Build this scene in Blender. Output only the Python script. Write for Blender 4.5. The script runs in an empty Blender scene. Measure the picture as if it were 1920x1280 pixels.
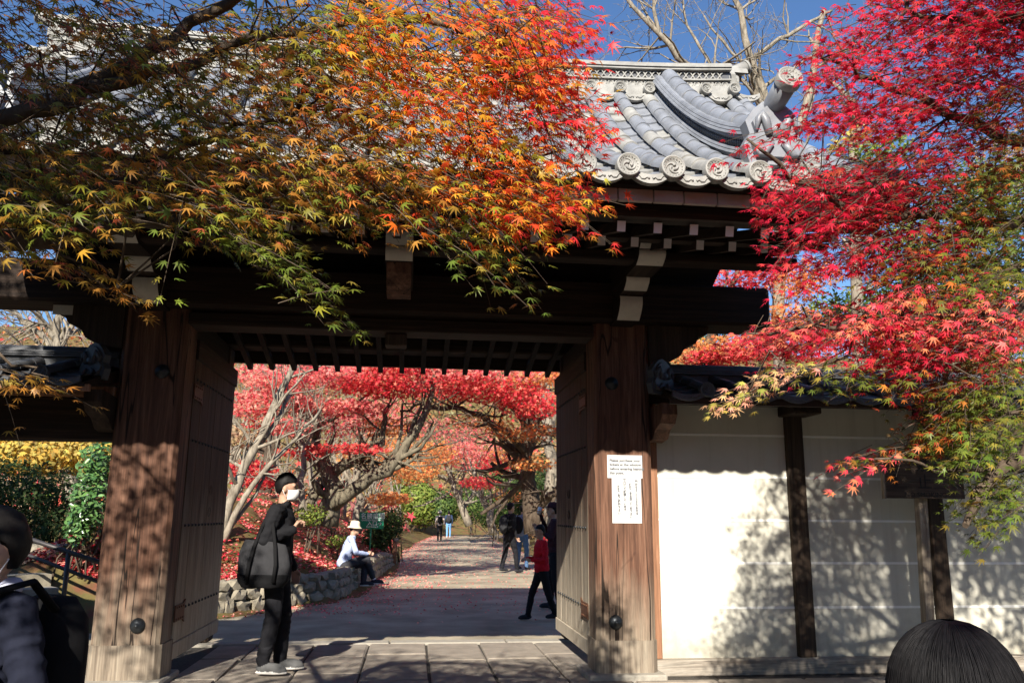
import bpy, bmesh, math, random
import numpy as np
from mathutils import Vector, Matrix, Euler, Quaternion, noise

# ------------------------------------------------------------------ camera, sky, sun, exposure
scene = bpy.context.scene
col = scene.collection
FPX, CAM_H = 1540.0, 1.40
PITCH, YAW, ROLL = math.radians(11.88), math.radians(6.7), math.radians(0.45)
fwd = Vector((math.sin(YAW)*math.cos(PITCH), math.cos(YAW)*math.cos(PITCH), math.sin(PITCH)))
rgt0 = Vector((math.cos(YAW), -math.sin(YAW), 0)); up0 = rgt0.cross(fwd)
rgt = rgt0*math.cos(ROLL) + up0*math.sin(ROLL); upv = up0*math.cos(ROLL) - rgt0*math.sin(ROLL)
cam_d = bpy.data.cameras.new('camera'); cam = bpy.data.objects.new('camera', cam_d); col.objects.link(cam)
cam_d.sensor_fit = 'HORIZONTAL'; cam_d.sensor_width = 36.0; cam_d.lens = 36.0*FPX/1920.0
cam_d.clip_start = 0.05; cam_d.clip_end = 3000
m3 = Matrix((rgt, upv, -fwd)).transposed()
cam.matrix_world = Matrix.Translation((0, 0, CAM_H)) @ m3.to_4x4()
scene.camera = cam

SUN = Vector((-0.285, -1.0, 0.63)).normalized()      # towards the sun: behind the viewer, a little left
world = bpy.data.worlds.new('World'); scene.world = world; world.use_nodes = True
wn = world.node_tree.nodes; wl = world.node_tree.links
bg = wn['Background']; sky = wn.new('ShaderNodeTexSky'); sky.sky_type = 'NISHITA'; sky.sun_disc = False
sky.sun_elevation = math.asin(SUN.z); sky.sun_rotation = math.atan2(SUN.x, SUN.y)
sky.air_density = 1.0; sky.dust_density = 0.0; sky.ozone_density = 7.0; sky.altitude = 0
wl.new(sky.outputs[0], bg.inputs[0]); bg.inputs[1].default_value = 0.082
sun_d = bpy.data.lights.new('sun', 'SUN'); sun_d.energy = 5.0; sun_d.angle = math.radians(0.53); sun_d.color = (1.0, 0.93, 0.82)
sun = bpy.data.objects.new('sun', sun_d); col.objects.link(sun); sun.location = (-5, -15, 12)
sun.rotation_euler = SUN.to_track_quat('Z', 'Y').to_euler()
scene.view_settings.view_transform = 'Standard'; scene.view_settings.look = 'None'
scene.view_settings.exposure = 1.05; scene.view_settings.gamma = 1.0
scene.render.engine = 'CYCLES'
scene.cycles.use_denoising = True
try: scene.cycles.denoiser = 'OPENIMAGEDENOISE'
except Exception: pass
scene.cycles.max_bounces = 5; scene.cycles.diffuse_bounces = 3; scene.cycles.glossy_bounces = 2
scene.cycles.transmission_bounces = 4; scene.cycles.transparent_max_bounces = 6
scene.cycles.sample_clamp_indirect = 6.0
scene.cycles.use_adaptive_sampling = True; scene.cycles.adaptive_threshold = 0.02

R = random.Random(7)
NP = np.random.default_rng(11)

def at(px, py, Y):
    """point of the place seen at photo pixel (px, py), on the upright plane y = Y"""
    d = fwd*FPX + rgt*(px-960) - upv*(py-640)
    t = Y/d.y
    return Vector((0, 0, CAM_H)) + d*t
def at_ground(px, py, z=0.0):
    d = fwd*FPX + rgt*(px-960) - upv*(py-640)
    return Vector((0, 0, CAM_H)) + d*((z-CAM_H)/d.z)

# ------------------------------------------------------------------ materials
MATS = {}
def mat_nodes(name):
    m = bpy.data.materials.new(name); m.use_nodes = True
    nt = m.node_tree; b = nt.nodes['Principled BSDF']
    MATS[name] = m
    return m, nt, b
def N(nt, t, **kw):
    n = nt.nodes.new(t)
    for k, v in kw.items(): setattr(n, k, v)
    return n
def ramp(nt, stops):
    r = N(nt, 'ShaderNodeValToRGB'); el = r.color_ramp.elements
    while len(el) < len(stops): el.new(0.5)
    for e, (p, c) in zip(el, stops):
        e.position = p; e.color = (c[0], c[1], c[2], 1) if not isinstance(c, (int, float)) else (c, c, c, 1)
    return r
def coords(nt, kind='Object', scale=(1, 1, 1), rot=(0, 0, 0), world=False):
    mp = N(nt, 'ShaderNodeMapping'); mp.inputs['Scale'].default_value = scale; mp.inputs['Rotation'].default_value = rot
    if world:
        g = N(nt, 'ShaderNodeNewGeometry'); nt.links.new(g.outputs['Position'], mp.inputs[0])
    else:
        tc = N(nt, 'ShaderNodeTexCoord'); nt.links.new(tc.outputs[kind], mp.inputs[0])
    return mp.outputs[0]
def noise_tex(nt, vec, scale, detail=4, rough=0.55, dist=0.0):
    n = N(nt, 'ShaderNodeTexNoise'); n.inputs['Scale'].default_value = scale; n.inputs['Detail'].default_value = detail
    n.inputs['Roughness'].default_value = rough; n.inputs['Distortion'].default_value = dist
    if vec is not None: nt.links.new(vec, n.inputs['Vector'])
    return n.outputs['Fac']
def bump(nt, b, h, strength=0.3, dist=0.01):
    bp = N(nt, 'ShaderNodeBump'); bp.inputs['Strength'].default_value = strength; bp.inputs['Distance'].default_value = dist
    nt.links.new(h, bp.inputs['Height']); nt.links.new(bp.outputs[0], b.inputs['Normal'])
def mix(nt, fac, a, b_, typ='MIX'):
    m = N(nt, 'ShaderNodeMix', data_type='RGBA', blend_type=typ)
    for sock, v in ((m.inputs[0], fac), (m.inputs[6], a), (m.inputs[7], b_)):
        if hasattr(v, 'links') or hasattr(v, 'is_linked'): nt.links.new(v, sock)
        else: sock.default_value = v if isinstance(v, (int, float)) else (v[0], v[1], v[2], 1)
    return m.outputs[2]

def wood(name, c_dark, c_mid, c_light, grain=(18, 18, 1.2), rough=0.75, bstr=0.5, worn=None, crack=None):
    """weathered timber, grain stretched along one axis; worn = (colour, z0, z1) bleaches the foot"""
    m, nt, b = mat_nodes(name)
    v = coords(nt, world=True, scale=grain)
    f1 = noise_tex(nt, v, 1.0, 6, 0.65, 0.6)
    v2 = coords(nt, world=True, scale=tuple(g*4.5 for g in grain))
    f2 = noise_tex(nt, v2, 1.0, 4, 0.7, 0.3)
    r1 = ramp(nt, [(0.30, c_dark), (0.52, c_mid), (0.75, c_light)]); nt.links.new(f1, r1.inputs[0])
    r2 = ramp(nt, [(0.32, 0.55), (0.62, 1.08)]); nt.links.new(f2, r2.inputs[0])
    c = mix(nt, 0.8, r1.outputs[0], r2.outputs[0], 'MULTIPLY')
    if worn:
        g = N(nt, 'ShaderNodeNewGeometry'); sp = N(nt, 'ShaderNodeSeparateXYZ'); nt.links.new(g.outputs['Position'], sp.inputs[0])
        nz = noise_tex(nt, coords(nt, world=True, scale=(9, 9, 0.9)), 1.0, 4)
        ad = N(nt, 'ShaderNodeMath', operation='MULTIPLY_ADD'); nt.links.new(nz, ad.inputs[0]); ad.inputs[1].default_value = 1.3
        nt.links.new(sp.outputs['Z'], ad.inputs[2])
        mr = N(nt, 'ShaderNodeMapRange'); nt.links.new(ad.outputs[0], mr.inputs[0])
        mr.inputs[1].default_value = worn[1]+0.65; mr.inputs[2].default_value = worn[2]+0.65
        mr.inputs[3].default_value = 0.85; mr.inputs[4].default_value = 0.0
        cw = mix(nt, 0.8, worn[0], r2.outputs[0], 'MULTIPLY')
        c = mix(nt, mr.outputs[0], c, cw)
    if crack:
        ck = noise_tex(nt, coords(nt, world=True, scale=crack), 1.0, 3, 0.5, 0.4)
        sb = N(nt, 'ShaderNodeMath', operation='SUBTRACT'); nt.links.new(ck, sb.inputs[0]); sb.inputs[1].default_value = 0.5
        ab = N(nt, 'ShaderNodeMath', operation='ABSOLUTE'); nt.links.new(sb.outputs[0], ab.inputs[0])
        rc_ = ramp(nt, [(0.004, 1.0), (0.010, 0.0)]); nt.links.new(ab.outputs[0], rc_.inputs[0])
        c = mix(nt, rc_.outputs[0], c, (0.02, 0.012, 0.008))
        kn = noise_tex(nt, coords(nt, world=True, scale=(5, 5, 2.2)), 1.0, 2, 0.5, 1.5); rk = ramp(nt, [(0.66, 0.0), (0.72, 0.7)]); nt.links.new(kn, rk.inputs[0])
        c = mix(nt, rk.outputs[0], c, c_dark)
    nt.links.new(c, b.inputs['Base Color']); b.inputs['Roughness'].default_value = rough
    b.inputs['Specular IOR Level'].default_value = 0.25
    ad2 = N(nt, 'ShaderNodeMath', operation='ADD'); nt.links.new(f1, ad2.inputs[0]); nt.links.new(f2, ad2.inputs[1])
    bump(nt, b, ad2.outputs[0], bstr, 0.006)
    return m
def plain(name, c, rough=0.6, metal=0.0, var=0.15, scale=14, bstr=0.0, bscale=60, spec=0.4, dirt=None, world=True):
    m, nt, b = mat_nodes(name)
    f = noise_tex(nt, coords(nt, world=world), scale, 5, 0.6)
    r = ramp(nt, [(0.3, [max(0, x*(1-var)) for x in c]), (0.7, [min(1, x*(1+var)) for x in c])]); nt.links.new(f, r.inputs[0])
    out = r.outputs[0]
    if dirt:
        f3 = noise_tex(nt, coords(nt, world=world), dirt[1], 6, 0.7)
        r3 = ramp(nt, [(dirt[2], 0.0), (min(1, dirt[2]+0.2), 1.0)]); nt.links.new(f3, r3.inputs[0])
        out = mix(nt, r3.outputs[0], out, dirt[0])
    nt.links.new(out, b.inputs['Base Color']); b.inputs['Roughness'].default_value = rough; b.inputs['Metallic'].default_value = metal
    b.inputs['Specular IOR Level'].default_value = spec
    if bstr:
        bump(nt, b, noise_tex(nt, coords(nt, world=world), bscale, 4), bstr, 0.01)
    return m
def leafmat(name, trans=0.35, rough=0.45, spec=0.35):
    """leaf colour from the point attribute 'col'; light also comes through the blade"""
    m, nt, b = mat_nodes(name)
    a = N(nt, 'ShaderNodeAttribute', attribute_name='col')
    nz = noise_tex(nt, coords(nt, world=True), 90, 2)
    rr = ramp(nt, [(0.3, 0.8), (0.7, 1.15)]); nt.links.new(nz, rr.inputs[0])
    c = mix(nt, 1.0, a.outputs['Color'], rr.outputs[0], 'MULTIPLY')
    nt.links.new(c, b.inputs['Base Color']); b.inputs['Roughness'].default_value = rough; b.inputs['Specular IOR Level'].default_value = spec
    t = N(nt, 'ShaderNodeBsdfTranslucent'); nt.links.new(c, t.inputs[0])
    ms = N(nt, 'ShaderNodeMixShader'); ms.inputs[0].default_value = trans
    nt.links.new(b.outputs[0], ms.inputs[1]); nt.links.new(t.outputs[0], ms.inputs[2])
    nt.links.new(ms.outputs[0], nt.nodes['Material Output'].inputs[0])
    return m

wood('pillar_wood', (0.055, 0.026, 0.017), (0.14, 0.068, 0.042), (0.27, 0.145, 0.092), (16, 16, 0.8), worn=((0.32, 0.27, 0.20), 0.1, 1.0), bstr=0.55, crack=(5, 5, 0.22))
wood('door_wood', (0.032, 0.019, 0.013), (0.068, 0.042, 0.028), (0.13, 0.085, 0.055), (14, 14, 0.8), worn=((0.55, 0.48, 0.37), 0.15, 1.6), bstr=0.6)  # worn foot with sunlight painted into its colour, upper tone darkened as shade
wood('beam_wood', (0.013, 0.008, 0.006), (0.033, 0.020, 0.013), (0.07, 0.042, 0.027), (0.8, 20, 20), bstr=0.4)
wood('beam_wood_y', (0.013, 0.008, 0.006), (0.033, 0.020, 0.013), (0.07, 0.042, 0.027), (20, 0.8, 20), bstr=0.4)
wood('shade_dark_wood', (0.006, 0.004, 0.003), (0.014, 0.009, 0.006), (0.028, 0.018, 0.012), (20, 0.8, 20), bstr=0.4)  # beam timber with the shade under the roof put into its colour
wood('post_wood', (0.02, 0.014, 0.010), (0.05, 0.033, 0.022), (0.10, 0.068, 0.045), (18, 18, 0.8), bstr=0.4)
wood('jamb_wood', (0.16, 0.075, 0.04), (0.30, 0.15, 0.085), (0.40, 0.22, 0.13), (16, 16, 0.7), bstr=0.4)
wood('sill_wood', (0.17, 0.14, 0.11), (0.32, 0.28, 0.23), (0.42, 0.38, 0.32), (1.0, 20, 14), bstr=0.4)
wood('sign_wood', (0.035, 0.025, 0.018), (0.075, 0.052, 0.036), (0.13, 0.09, 0.062), (1.0, 14, 24), bstr=0.3)
wood('signpost_wood', (0.13, 0.10, 0.075), (0.27, 0.22, 0.165), (0.36, 0.31, 0.24), (16, 16, 0.8), bstr=0.3)
def plaster_mat():
    """lime plaster: blotches, faint rain streaks, splash dirt with a ragged edge near the sill"""
    m, nt, b = mat_nodes('plaster')
    f = noise_tex(nt, coords(nt, world=True), 2.0, 6, 0.62); r = ramp(nt, [(0.3, (0.54, 0.52, 0.44)), (0.7, (0.62, 0.60, 0.51))]); nt.links.new(f, r.inputs[0])
    st = noise_tex(nt, coords(nt, world=True, scale=(11, 11, 0.5)), 1.0, 4, 0.6); rs_ = ramp(nt, [(0.50, 0.0), (0.80, 0.5)]); nt.links.new(st, rs_.inputs[0])
    c = mix(nt, rs_.outputs[0], r.outputs[0], (0.36, 0.335, 0.265))
    g = N(nt, 'ShaderNodeNewGeometry'); sp = N(nt, 'ShaderNodeSeparateXYZ'); nt.links.new(g.outputs['Position'], sp.inputs[0])
    nz = noise_tex(nt, coords(nt, world=True), 6.0, 5, 0.65); ad = N(nt, 'ShaderNodeMath', operation='MULTIPLY_ADD'); nt.links.new(nz, ad.inputs[0]); ad.inputs[1].default_value = -0.7; nt.links.new(sp.outputs['Z'], ad.inputs[2])
    mr = N(nt, 'ShaderNodeMapRange'); nt.links.new(ad.outputs[0], mr.inputs[0]); mr.inputs[1].default_value = -0.22; mr.inputs[2].default_value = 0.10; mr.inputs[3].default_value = 0.55; mr.inputs[4].default_value = 0.0
    c = mix(nt, mr.outputs[0], c, (0.27, 0.24, 0.18))
    nt.links.new(c, b.inputs['Base Color']); b.inputs['Roughness'].default_value = 0.9; b.inputs['Specular IOR Level'].default_value = 0.15
    bump(nt, b, noise_tex(nt, coords(nt, world=True), 30, 5), 0.15, 0.01)
plaster_mat()
plain('stripe_white', (0.84, 0.83, 0.78), 0.8, var=0.03)
plain('white_paint', (0.62, 0.58, 0.49), 0.75, var=0.10, scale=9, spec=0.2, dirt=((0.40, 0.36, 0.29), 16, 0.60))
plain('rafter_white', (0.85, 0.81, 0.79), 0.75, var=0.06, scale=9, spec=0.2)
plain('fascia_paint', (0.42, 0.33, 0.28), 0.75, var=0.14, scale=5, spec=0.2)
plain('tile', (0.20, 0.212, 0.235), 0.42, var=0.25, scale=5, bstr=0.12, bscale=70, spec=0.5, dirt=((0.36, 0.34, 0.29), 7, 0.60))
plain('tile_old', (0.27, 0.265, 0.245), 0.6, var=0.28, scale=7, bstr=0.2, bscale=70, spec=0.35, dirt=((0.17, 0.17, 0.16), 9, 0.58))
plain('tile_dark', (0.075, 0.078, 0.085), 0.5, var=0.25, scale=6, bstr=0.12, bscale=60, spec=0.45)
plain('iron', (0.045, 0.05, 0.055), 0.42, metal=0.65, var=0.3, scale=30, spec=0.5)
plain('rusty_iron', (0.12, 0.055, 0.03), 0.6, metal=0.3, var=0.35, scale=40, bstr=0.2)
plain('paper', (0.56, 0.57, 0.565), 0.6, var=0.01, scale=3)
plain('ink', (0.10, 0.10, 0.105), 0.7, var=0.05)
plain('grey_ink', (0.10, 0.10, 0.105), 0.7, var=0.05)
plain('black_ink', (0.010, 0.009, 0.008), 0.7, var=0.05)
plain('sign_green', (0.008, 0.20, 0.105), 0.4, var=0.08)
plain('sign_white', (0.85, 0.88, 0.86), 0.5, var=0.02)
plain('steel_rail', (0.055, 0.05, 0.05), 0.45, metal=0.4, var=0.2)

# ------------------------------------------------------------------ mesh helpers
class MB:
    """collects shapes, then becomes ONE mesh object"""
    def __init__(s): s.v = []; s.f = []; s.mi = []; s.sm = []
    def add(s, verts, faces, mi=0, smooth=False):
        o = len(s.v); s.v.extend([tuple(p) for p in verts])
        for f in faces: s.f.append(tuple(i+o for i in f)); s.mi.append(mi); s.sm.append(smooth)
        return s
    def box(s, lo, hi, mi=0, bevel=0.0):
        x0, y0, z0 = lo; x1, y1, z1 = hi
        if bevel <= 0:
            v = [(x0,y0,z0),(x1,y0,z0),(x1,y1,z0),(x0,y1,z0),(x0,y0,z1),(x1,y0,z1),(x1,y1,z1),(x0,y1,z1)]
            f = [(0,3,2,1),(4,5,6,7),(0,1,5,4),(1,2,6,5),(2,3,7,6),(3,0,4,7)]
            return s.add(v, f, mi)
        b = bevel; v = []; idx = {}
        for ix, (xa, xb) in enumerate(((x0, x0+b), (x1, x1-b))):
            for iy, (ya, yb) in enumerate(((y0, y0+b), (y1, y1-b))):
                for iz, (za, zb) in enumerate(((z0, z0+b), (z1, z1-b))):
                    for k, p in enumerate(((xa, yb, zb), (xb, ya, zb), (xb, yb, za))):
                        idx[(ix, iy, iz, k)] = len(v); v.append(p)
        I = lambda a, b_, c, k: idx[(a, b_, c, k)]
        f = []
        for a in (0, 1):
            q = [I(a,0,0,0), I(a,1,0,0), I(a,1,1,0), I(a,0,1,0)]; f.append(q if a else q[::-1])
            q = [I(0,a,0,1), I(1,a,0,1), I(1,a,1,1), I(0,a,1,1)]; f.append(q[::-1] if a else q)
            q = [I(0,0,a,2), I(1,0,a,2), I(1,1,a,2), I(0,1,a,2)]; f.append(q if a else q[::-1])
        for a in (0, 1):
            for c in (0, 1):
                f.append([I(a,c,0,0), I(a,c,1,0), I(a,c,1,1), I(a,c,0,1)])
                f.append([I(a,0,c,0), I(a,1,c,0), I(a,1,c,2), I(a,0,c,2)])
                f.append([I(0,a,c,1), I(1,a,c,1), I(1,a,c,2), I(0,a,c,2)])
                for e in (0, 1): f.append([I(a,c,e,0), I(a,c,e,1), I(a,c,e,2)])
        return s.add(v, f, mi)
    def prism(s, prof, axis, a, b, mi=0, smooth=False):
        """closed 2-D outline pushed along an axis: 'x' outline is (y,z), 'y' (x,z), 'z' (x,y)"""
        def P(u, w, t): return {'x': (t, u, w), 'y': (u, t, w), 'z': (u, w, t)}[axis]
        n = len(prof); v = [P(u, w, a) for u, w in prof] + [P(u, w, b) for u, w in prof]
        f = [(i, (i+1) % n, n+(i+1) % n, n+i) for i in range(n)] + [tuple(range(n))[::-1], tuple(range(n, 2*n))]
        o = len(s.f); s.add(v, f, mi)
        if smooth:
            for k in range(o, o+n): s.sm[k] = True
        return s
    def tube(s, pts, rad, n=8, mi=0, caps=True, smooth=True, flat=1.0):
        pts = [Vector(p) for p in pts]
        if isinstance(rad, (int, float)): rad = [rad]*len(pts)
        t0 = (pts[1]-pts[0]).normalized()
        ref = Vector((0, 0, 1)) if abs(t0.z) < 0.9 else Vector((1, 0, 0))
        u = t0.cross(ref).normalized(); v = []
        for i, p in enumerate(pts):
            t = (pts[min(i+1, len(pts)-1)]-pts[max(i-1, 0)]).normalized()
            u = (u - t*u.dot(t)).normalized(); w = t.cross(u)
            for k in range(n):
                a = 2*math.pi*k/n
                v.append(p + u*math.cos(a)*rad[i] + w*math.sin(a)*rad[i]*flat)
        f = [(i*n+k, i*n+(k+1) % n, (i+1)*n+(k+1) % n, (i+1)*n+k) for i in range(len(pts)-1) for k in range(n)]
        s.add(v, f, mi, smooth)
        if caps:
            o = len(s.v)-len(v)
            s.f.append(tuple(range(o, o+n))[::-1]); s.mi.append(mi); s.sm.append(False)
            s.f.append(tuple(range(o+(len(pts)-1)*n, o+len(pts)*n))); s.mi.append(mi); s.sm.append(False)
        return s
    def lathe(s, prof, origin, axis, n=16, mi=0, smooth=True):
        """prof = (radius, along) pairs turned about an axis"""
        o = Vector(origin); ax = Vector(axis).normalized()
        ref = Vector((0, 0, 1)) if abs(ax.z) < 0.9 else Vector((1, 0, 0))
        u = ax.cross(ref).normalized(); w = ax.cross(u); v = []
        for r, h in prof:
            for k in range(n):
                a = 2*math.pi*k/n; v.append(o + ax*h + u*math.cos(a)*r + w*math.sin(a)*r)
        f = [(i*n+k, i*n+(k+1) % n, (i+1)*n+(k+1) % n, (i+1)*n+k) for i in range(len(prof)-1) for k in range(n)]
        return s.add(v, f, mi, smooth)
    def blob(s, c, r, mi=0, sub=2, jit=0.0, seed=0, rot=None):
        vs, fs = ICO[sub]; out = []
        for p in vs:
            q = Vector(p)
            k = 1.0 + (jit*noise.noise(q*1.7 + Vector((seed*3.1, seed*1.7, 0))) if jit else 0)
            q = Vector((q.x*r[0], q.y*r[1], q.z*r[2]))*k
            if rot is not None: q = rot @ q
            out.append(q + Vector(c))
        return s.add(out, fs, mi, True)
    def mesh(s, name, mats):
        me = bpy.data.meshes.new(name); me.from_pydata(s.v, [], s.f)
        for m in mats: me.materials.append(MATS[m])
        me.polygons.foreach_set('material_index', s.mi); me.polygons.foreach_set('use_smooth', s.sm)
        bm = bmesh.new(); bm.from_mesh(me); bmesh.ops.recalc_face_normals(bm, faces=bm.faces); bm.to_mesh(me); bm.free()
        me.update(); return me
    def build(s, name, mats, parent=None):
        if isinstance(mats, str): mats = [mats]
        o = bpy.data.objects.new(name, s.mesh(name, mats)); col.objects.link(o)
        if parent is not None: adopt(o, parent)
        return o
ICO = {}
for k_ in (1, 2, 3):
    bm_ = bmesh.new(); bmesh.ops.create_icosphere(bm_, subdivisions=k_, radius=1.0)
    ICO[k_] = ([v.co[:] for v in bm_.verts], [tuple(v.index for v in f.verts) for f in bm_.faces]); bm_.free()

def wmat(o):
    m = o.matrix_basis.copy()
    return wmat(o.parent) @ o.matrix_parent_inverse @ m if o.parent else m
def adopt(o, parent):
    o.parent = parent; o.matrix_parent_inverse = wmat(parent).inverted()
def tag(o, label=None, cat=None, group=None, kind=None):
    for k, v in (('label', label), ('category', cat), ('group', group), ('kind', kind)):
        if v: o[k] = v
    return o
def empty(name, loc=(0, 0, 0)):
    o = bpy.data.objects.new(name, None); col.objects.link(o); o.location = loc; o.empty_display_size = 0.2
    return o
def link(name, mesh, parent, mat4=None):
    o = bpy.data.objects.new(name, mesh); col.objects.link(o)
    if mat4 is not None: o.matrix_basis = mat4
    if parent is not None: adopt(o, parent)
    return o
def sub(name, parent, mats, fn):
    m = MB(); fn(m); return m.build(name, mats, parent)
TEXTQ = []
def text_mesh(name, body, size, mats, mat4, parent, align='CENTER', depth=0.0015):
    cu = bpy.data.curves.new(name, 'FONT'); cu.body = body; cu.size = size; cu.align_x = align; cu.align_y = 'CENTER'
    cu.extrude = depth; cu.resolution_u = 2; cu.offset = 0.0015 if size < .04 else 0.0
    tmp = bpy.data.objects.new(name, cu); col.objects.link(tmp); TEXTQ.append((tmp, name, mats, mat4, parent))
def flush_text():
    dg = bpy.context.evaluated_depsgraph_get()
    for tmp, name, mats, mat4, parent in TEXTQ:
        me = bpy.data.meshes.new_from_object(tmp.evaluated_get(dg)); me.materials.clear(); me.materials.append(MATS[mats])
        cu = tmp.data; bpy.data.objects.remove(tmp); bpy.data.curves.remove(cu); link(name, me, parent, mat4)
    TEXTQ.clear()
FRONT = Matrix(((1, 0, 0, 0), (0, 0, -1, 0), (0, 1, 0, 0), (0, 0, 0, 1)))      # text facing -y
# ------------------------------------------------------------------ ground, road, paving
plain('asphalt', (0.33, 0.285, 0.205), 0.9, var=0.35, scale=1.3, bstr=0.35, bscale=150, spec=0.2)
plain('pave_stone', (0.26, 0.225, 0.185), 0.8, var=0.20, scale=5.0, bstr=0.4, bscale=28, spec=0.25, dirt=((0.19, 0.16, 0.135), 6, 0.55))
plain('pave_joint', (0.10, 0.085, 0.07), 0.9, var=0.2)
plain('earth', (0.17, 0.12, 0.075), 0.95, var=0.35, scale=2.5, bstr=0.5, bscale=25, spec=0.1, dirt=((0.11, 0.10, 0.035), 1.2, 0.52))
plain('moss_bank', (0.13, 0.105, 0.04), 0.95, var=0.35, scale=3.5, bstr=0.6, bscale=30, spec=0.1, dirt=((0.20, 0.06, 0.045), 2.0, 0.50))
plain('low_bounce_gravel', (0.075, 0.068, 0.06), 0.95, var=0.35, scale=40, bstr=0.6, bscale=90, spec=0.1)  # unseen forecourt surface made dark to cut bounced sunlight
plain('rough_stone', (0.25, 0.22, 0.165), 0.85, var=0.30, scale=6, bstr=0.5, bscale=22, spec=0.2, dirt=((0.15, 0.15, 0.11), 5, 0.58))
plain('step_stone', (0.26, 0.24, 0.21), 0.85, var=0.2, scale=5, bstr=0.4, bscale=40, spec=0.2)
plain('granite', (0.31, 0.285, 0.24), 0.8, var=0.12, scale=20, bstr=0.3, bscale=60, spec=0.25)

def hill_z(x, y):
    """terrain: flat forecourt and path, a bank on the far left, hillside behind"""
    z = -0.10
    pl = path_left(y)
    d = pl - x
    if y > 11 and d > 0:
        b = min(1.0, max(0.0, (y-11.0)/2.5))
        h = 0.46*d/0.35 if d < 0.35 else 0.46 + 0.52*(d-0.35)
        dm_ = 1.9 + min(2.4, max(0, .45*(y-14)))
        top_ = 1.75 if d < dm_ else max(0.45, 1.75-1.1*(d-dm_))
        if y > 22: top_ += min(1.2, .12*(y-22))
        z += b*min(h, top_)*(1.0 if y < 30 else max(0.35, 1-(y-30)/30))
    pr = path_right(y); d2 = x - pr
    if y > 14 and d2 > 0: z += min(1.8, 0.16*d2)*min(1, (y-14)/4)
    far = max(0.0, y - 60); z += 0.016*far*far if far < 25 else 10.0 + 0.7*(far-25)
    return min(z, 24.0)
def path_left(y):
    xs = ((0, -30), (10.5, -9.0), (11.0, -4.2), (12.9, -2.85), (15.2, -1.25), (17, -1.0), (24, -0.45), (34, -0.4), (44, 0.2), (60, 1.6), (75, 9))
    for (a, b), (c, d) in zip(xs, xs[1:]):
        if y <= c: return b + (d-b)*(y-a)/(c-a)
    return 8.0
def path_right(y):
    xs = ((0, 30), (11, 9), (14, 5.2), (24, 4.4), (40, 4.6), (52, 5.2), (62, 8.5), (80, 16))
    for (a, b), (c, d) in zip(xs, xs[1:]):
        if y <= c: return b + (d-b)*(y-a)/(c-a)
    return 11.0

# terrain sheet to the horizon
xs = sorted(set([-400, -250, -160, -110, -80, -60, -46] + [-36+1.5*i for i in range(17)] + [-12+0.45*i for i in range(60)] + [15+1.5*i for i in range(16)] + [42, 55, 75, 110, 160, 250, 400]))
ys = sorted(set([-300, -150, -80, -40, -20, -8, 0, 5] + [9.95+0.5*i for i in range(60)] + [40+2*i for i in range(30)] + [105, 120, 150, 200, 300, 500]))
m = MB(); vv = []
for y in ys:
    for x in xs:
        z = hill_z(x, y)
        if y > 12 and (x < path_left(y)-0.5 or x > path_right(y)+0.3): z += 0.16*noise.noise(Vector((x*0.55, y*0.55, 0))) + 0.05*noise.noise(Vector((x*2.1, y*2.1, 3)))
        if y > 60: z += 2.2*noise.noise(Vector((x*0.05, y*0.05, 1)))
        vv.append((x, y, z - 0.03))
nx = len(xs)
ff = [(j*nx+i, j*nx+i+1, (j+1)*nx+i+1, (j+1)*nx+i) for j in range(len(ys)-1) for i in range(nx-1)]
m.add(vv, ff, 0, True)
tag(m.build('ground', 'moss_bank'), 'earth, moss and leaf litter covered ground and hillside', kind='structure')

# the path behind the gate (asphalt), a sheet a little above the ground
m = MB(); vv = []; yy_ = [9.92+0.8*i for i in range(16)] + [23+2*i for i in range(20)]
for y in yy_:
    a, b = max(path_left(y), -9), min(path_right(y), 9)
    for k in range(9):
        x = a + (b-a)*k/8; vv.append((x, y, hill_z((a+b)/2, y) + 0.012 - 0.02*abs(k-4)/4))
ff = [(j*9+i, j*9+i+1, (j+1)*9+i+1, (j+1)*9+i) for j in range(len(yy_)-1) for i in range(8)]
m.add(vv, ff, 0, True)
tag(m.build('path', 'asphalt'), 'grey asphalt path leading away behind the gate', kind='structure')

# stone paving through the gate: slabs as pieces on a dark bed, its forecourt part unseen
bed = MB().box((-9, -6, -0.2), (9, 9.86, -0.022)).build('pavement', 'low_bounce_gravel')
tag(bed, 'stone slab paving under and before the gate', kind='structure')
rr = random.Random(3)
cols_x = [-2.02, -1.62, -1.0, -0.42, 0.20, 0.78, 1.40, 1.95]
def slab(x0, x1, y0, y1, g=0.011):
    mb = MB(); t = rr.uniform(-0.004, 0.004); mb.box((x0+g, y0+g, -0.10), (x1-g, y1-g, t), bevel=0.012)
    mb.v = [(x+rr.uniform(-.008, .008), y+rr.uniform(-.008, .008), z) for x, y, z in mb.v]
    mb.build('slab', 'pave_stone', bed)
allx = [-9, -7.6, -6.3, -5.2, -4.3, -3.4, -2.7] + cols_x + [2.7, 3.5, 4.4, 5.4, 6.5, 7.7, 9]
for a, b in zip(allx, allx[1:]):
    y = rr.uniform(6.3, 6.8)
    inner = -2.1 < (a+b)/2 < 1.9
    while y < 9.62:
        L = rr.uniform(0.75, 1.35); y1 = min(y+L, 9.62)
        if 9.62-y1 < 0.35: y1 = 9.62
        if (inner or y1 < 7.55): slab(a, b, y, y1)
        elif y < 7.4: slab(a, b, y, 7.42)
        y = y1
for a, b in ((-2.9, -1.5), (-1.5, -0.2), (-0.2, 1.1), (1.1, 2.3)):      # the edging course at the far side
    m = MB(); m.box((a+.006, 9.635, -0.12), (b-.006, 9.85, 0.006), bevel=0.012); m.build('kerb_stone', 'granite', bed)

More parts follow.
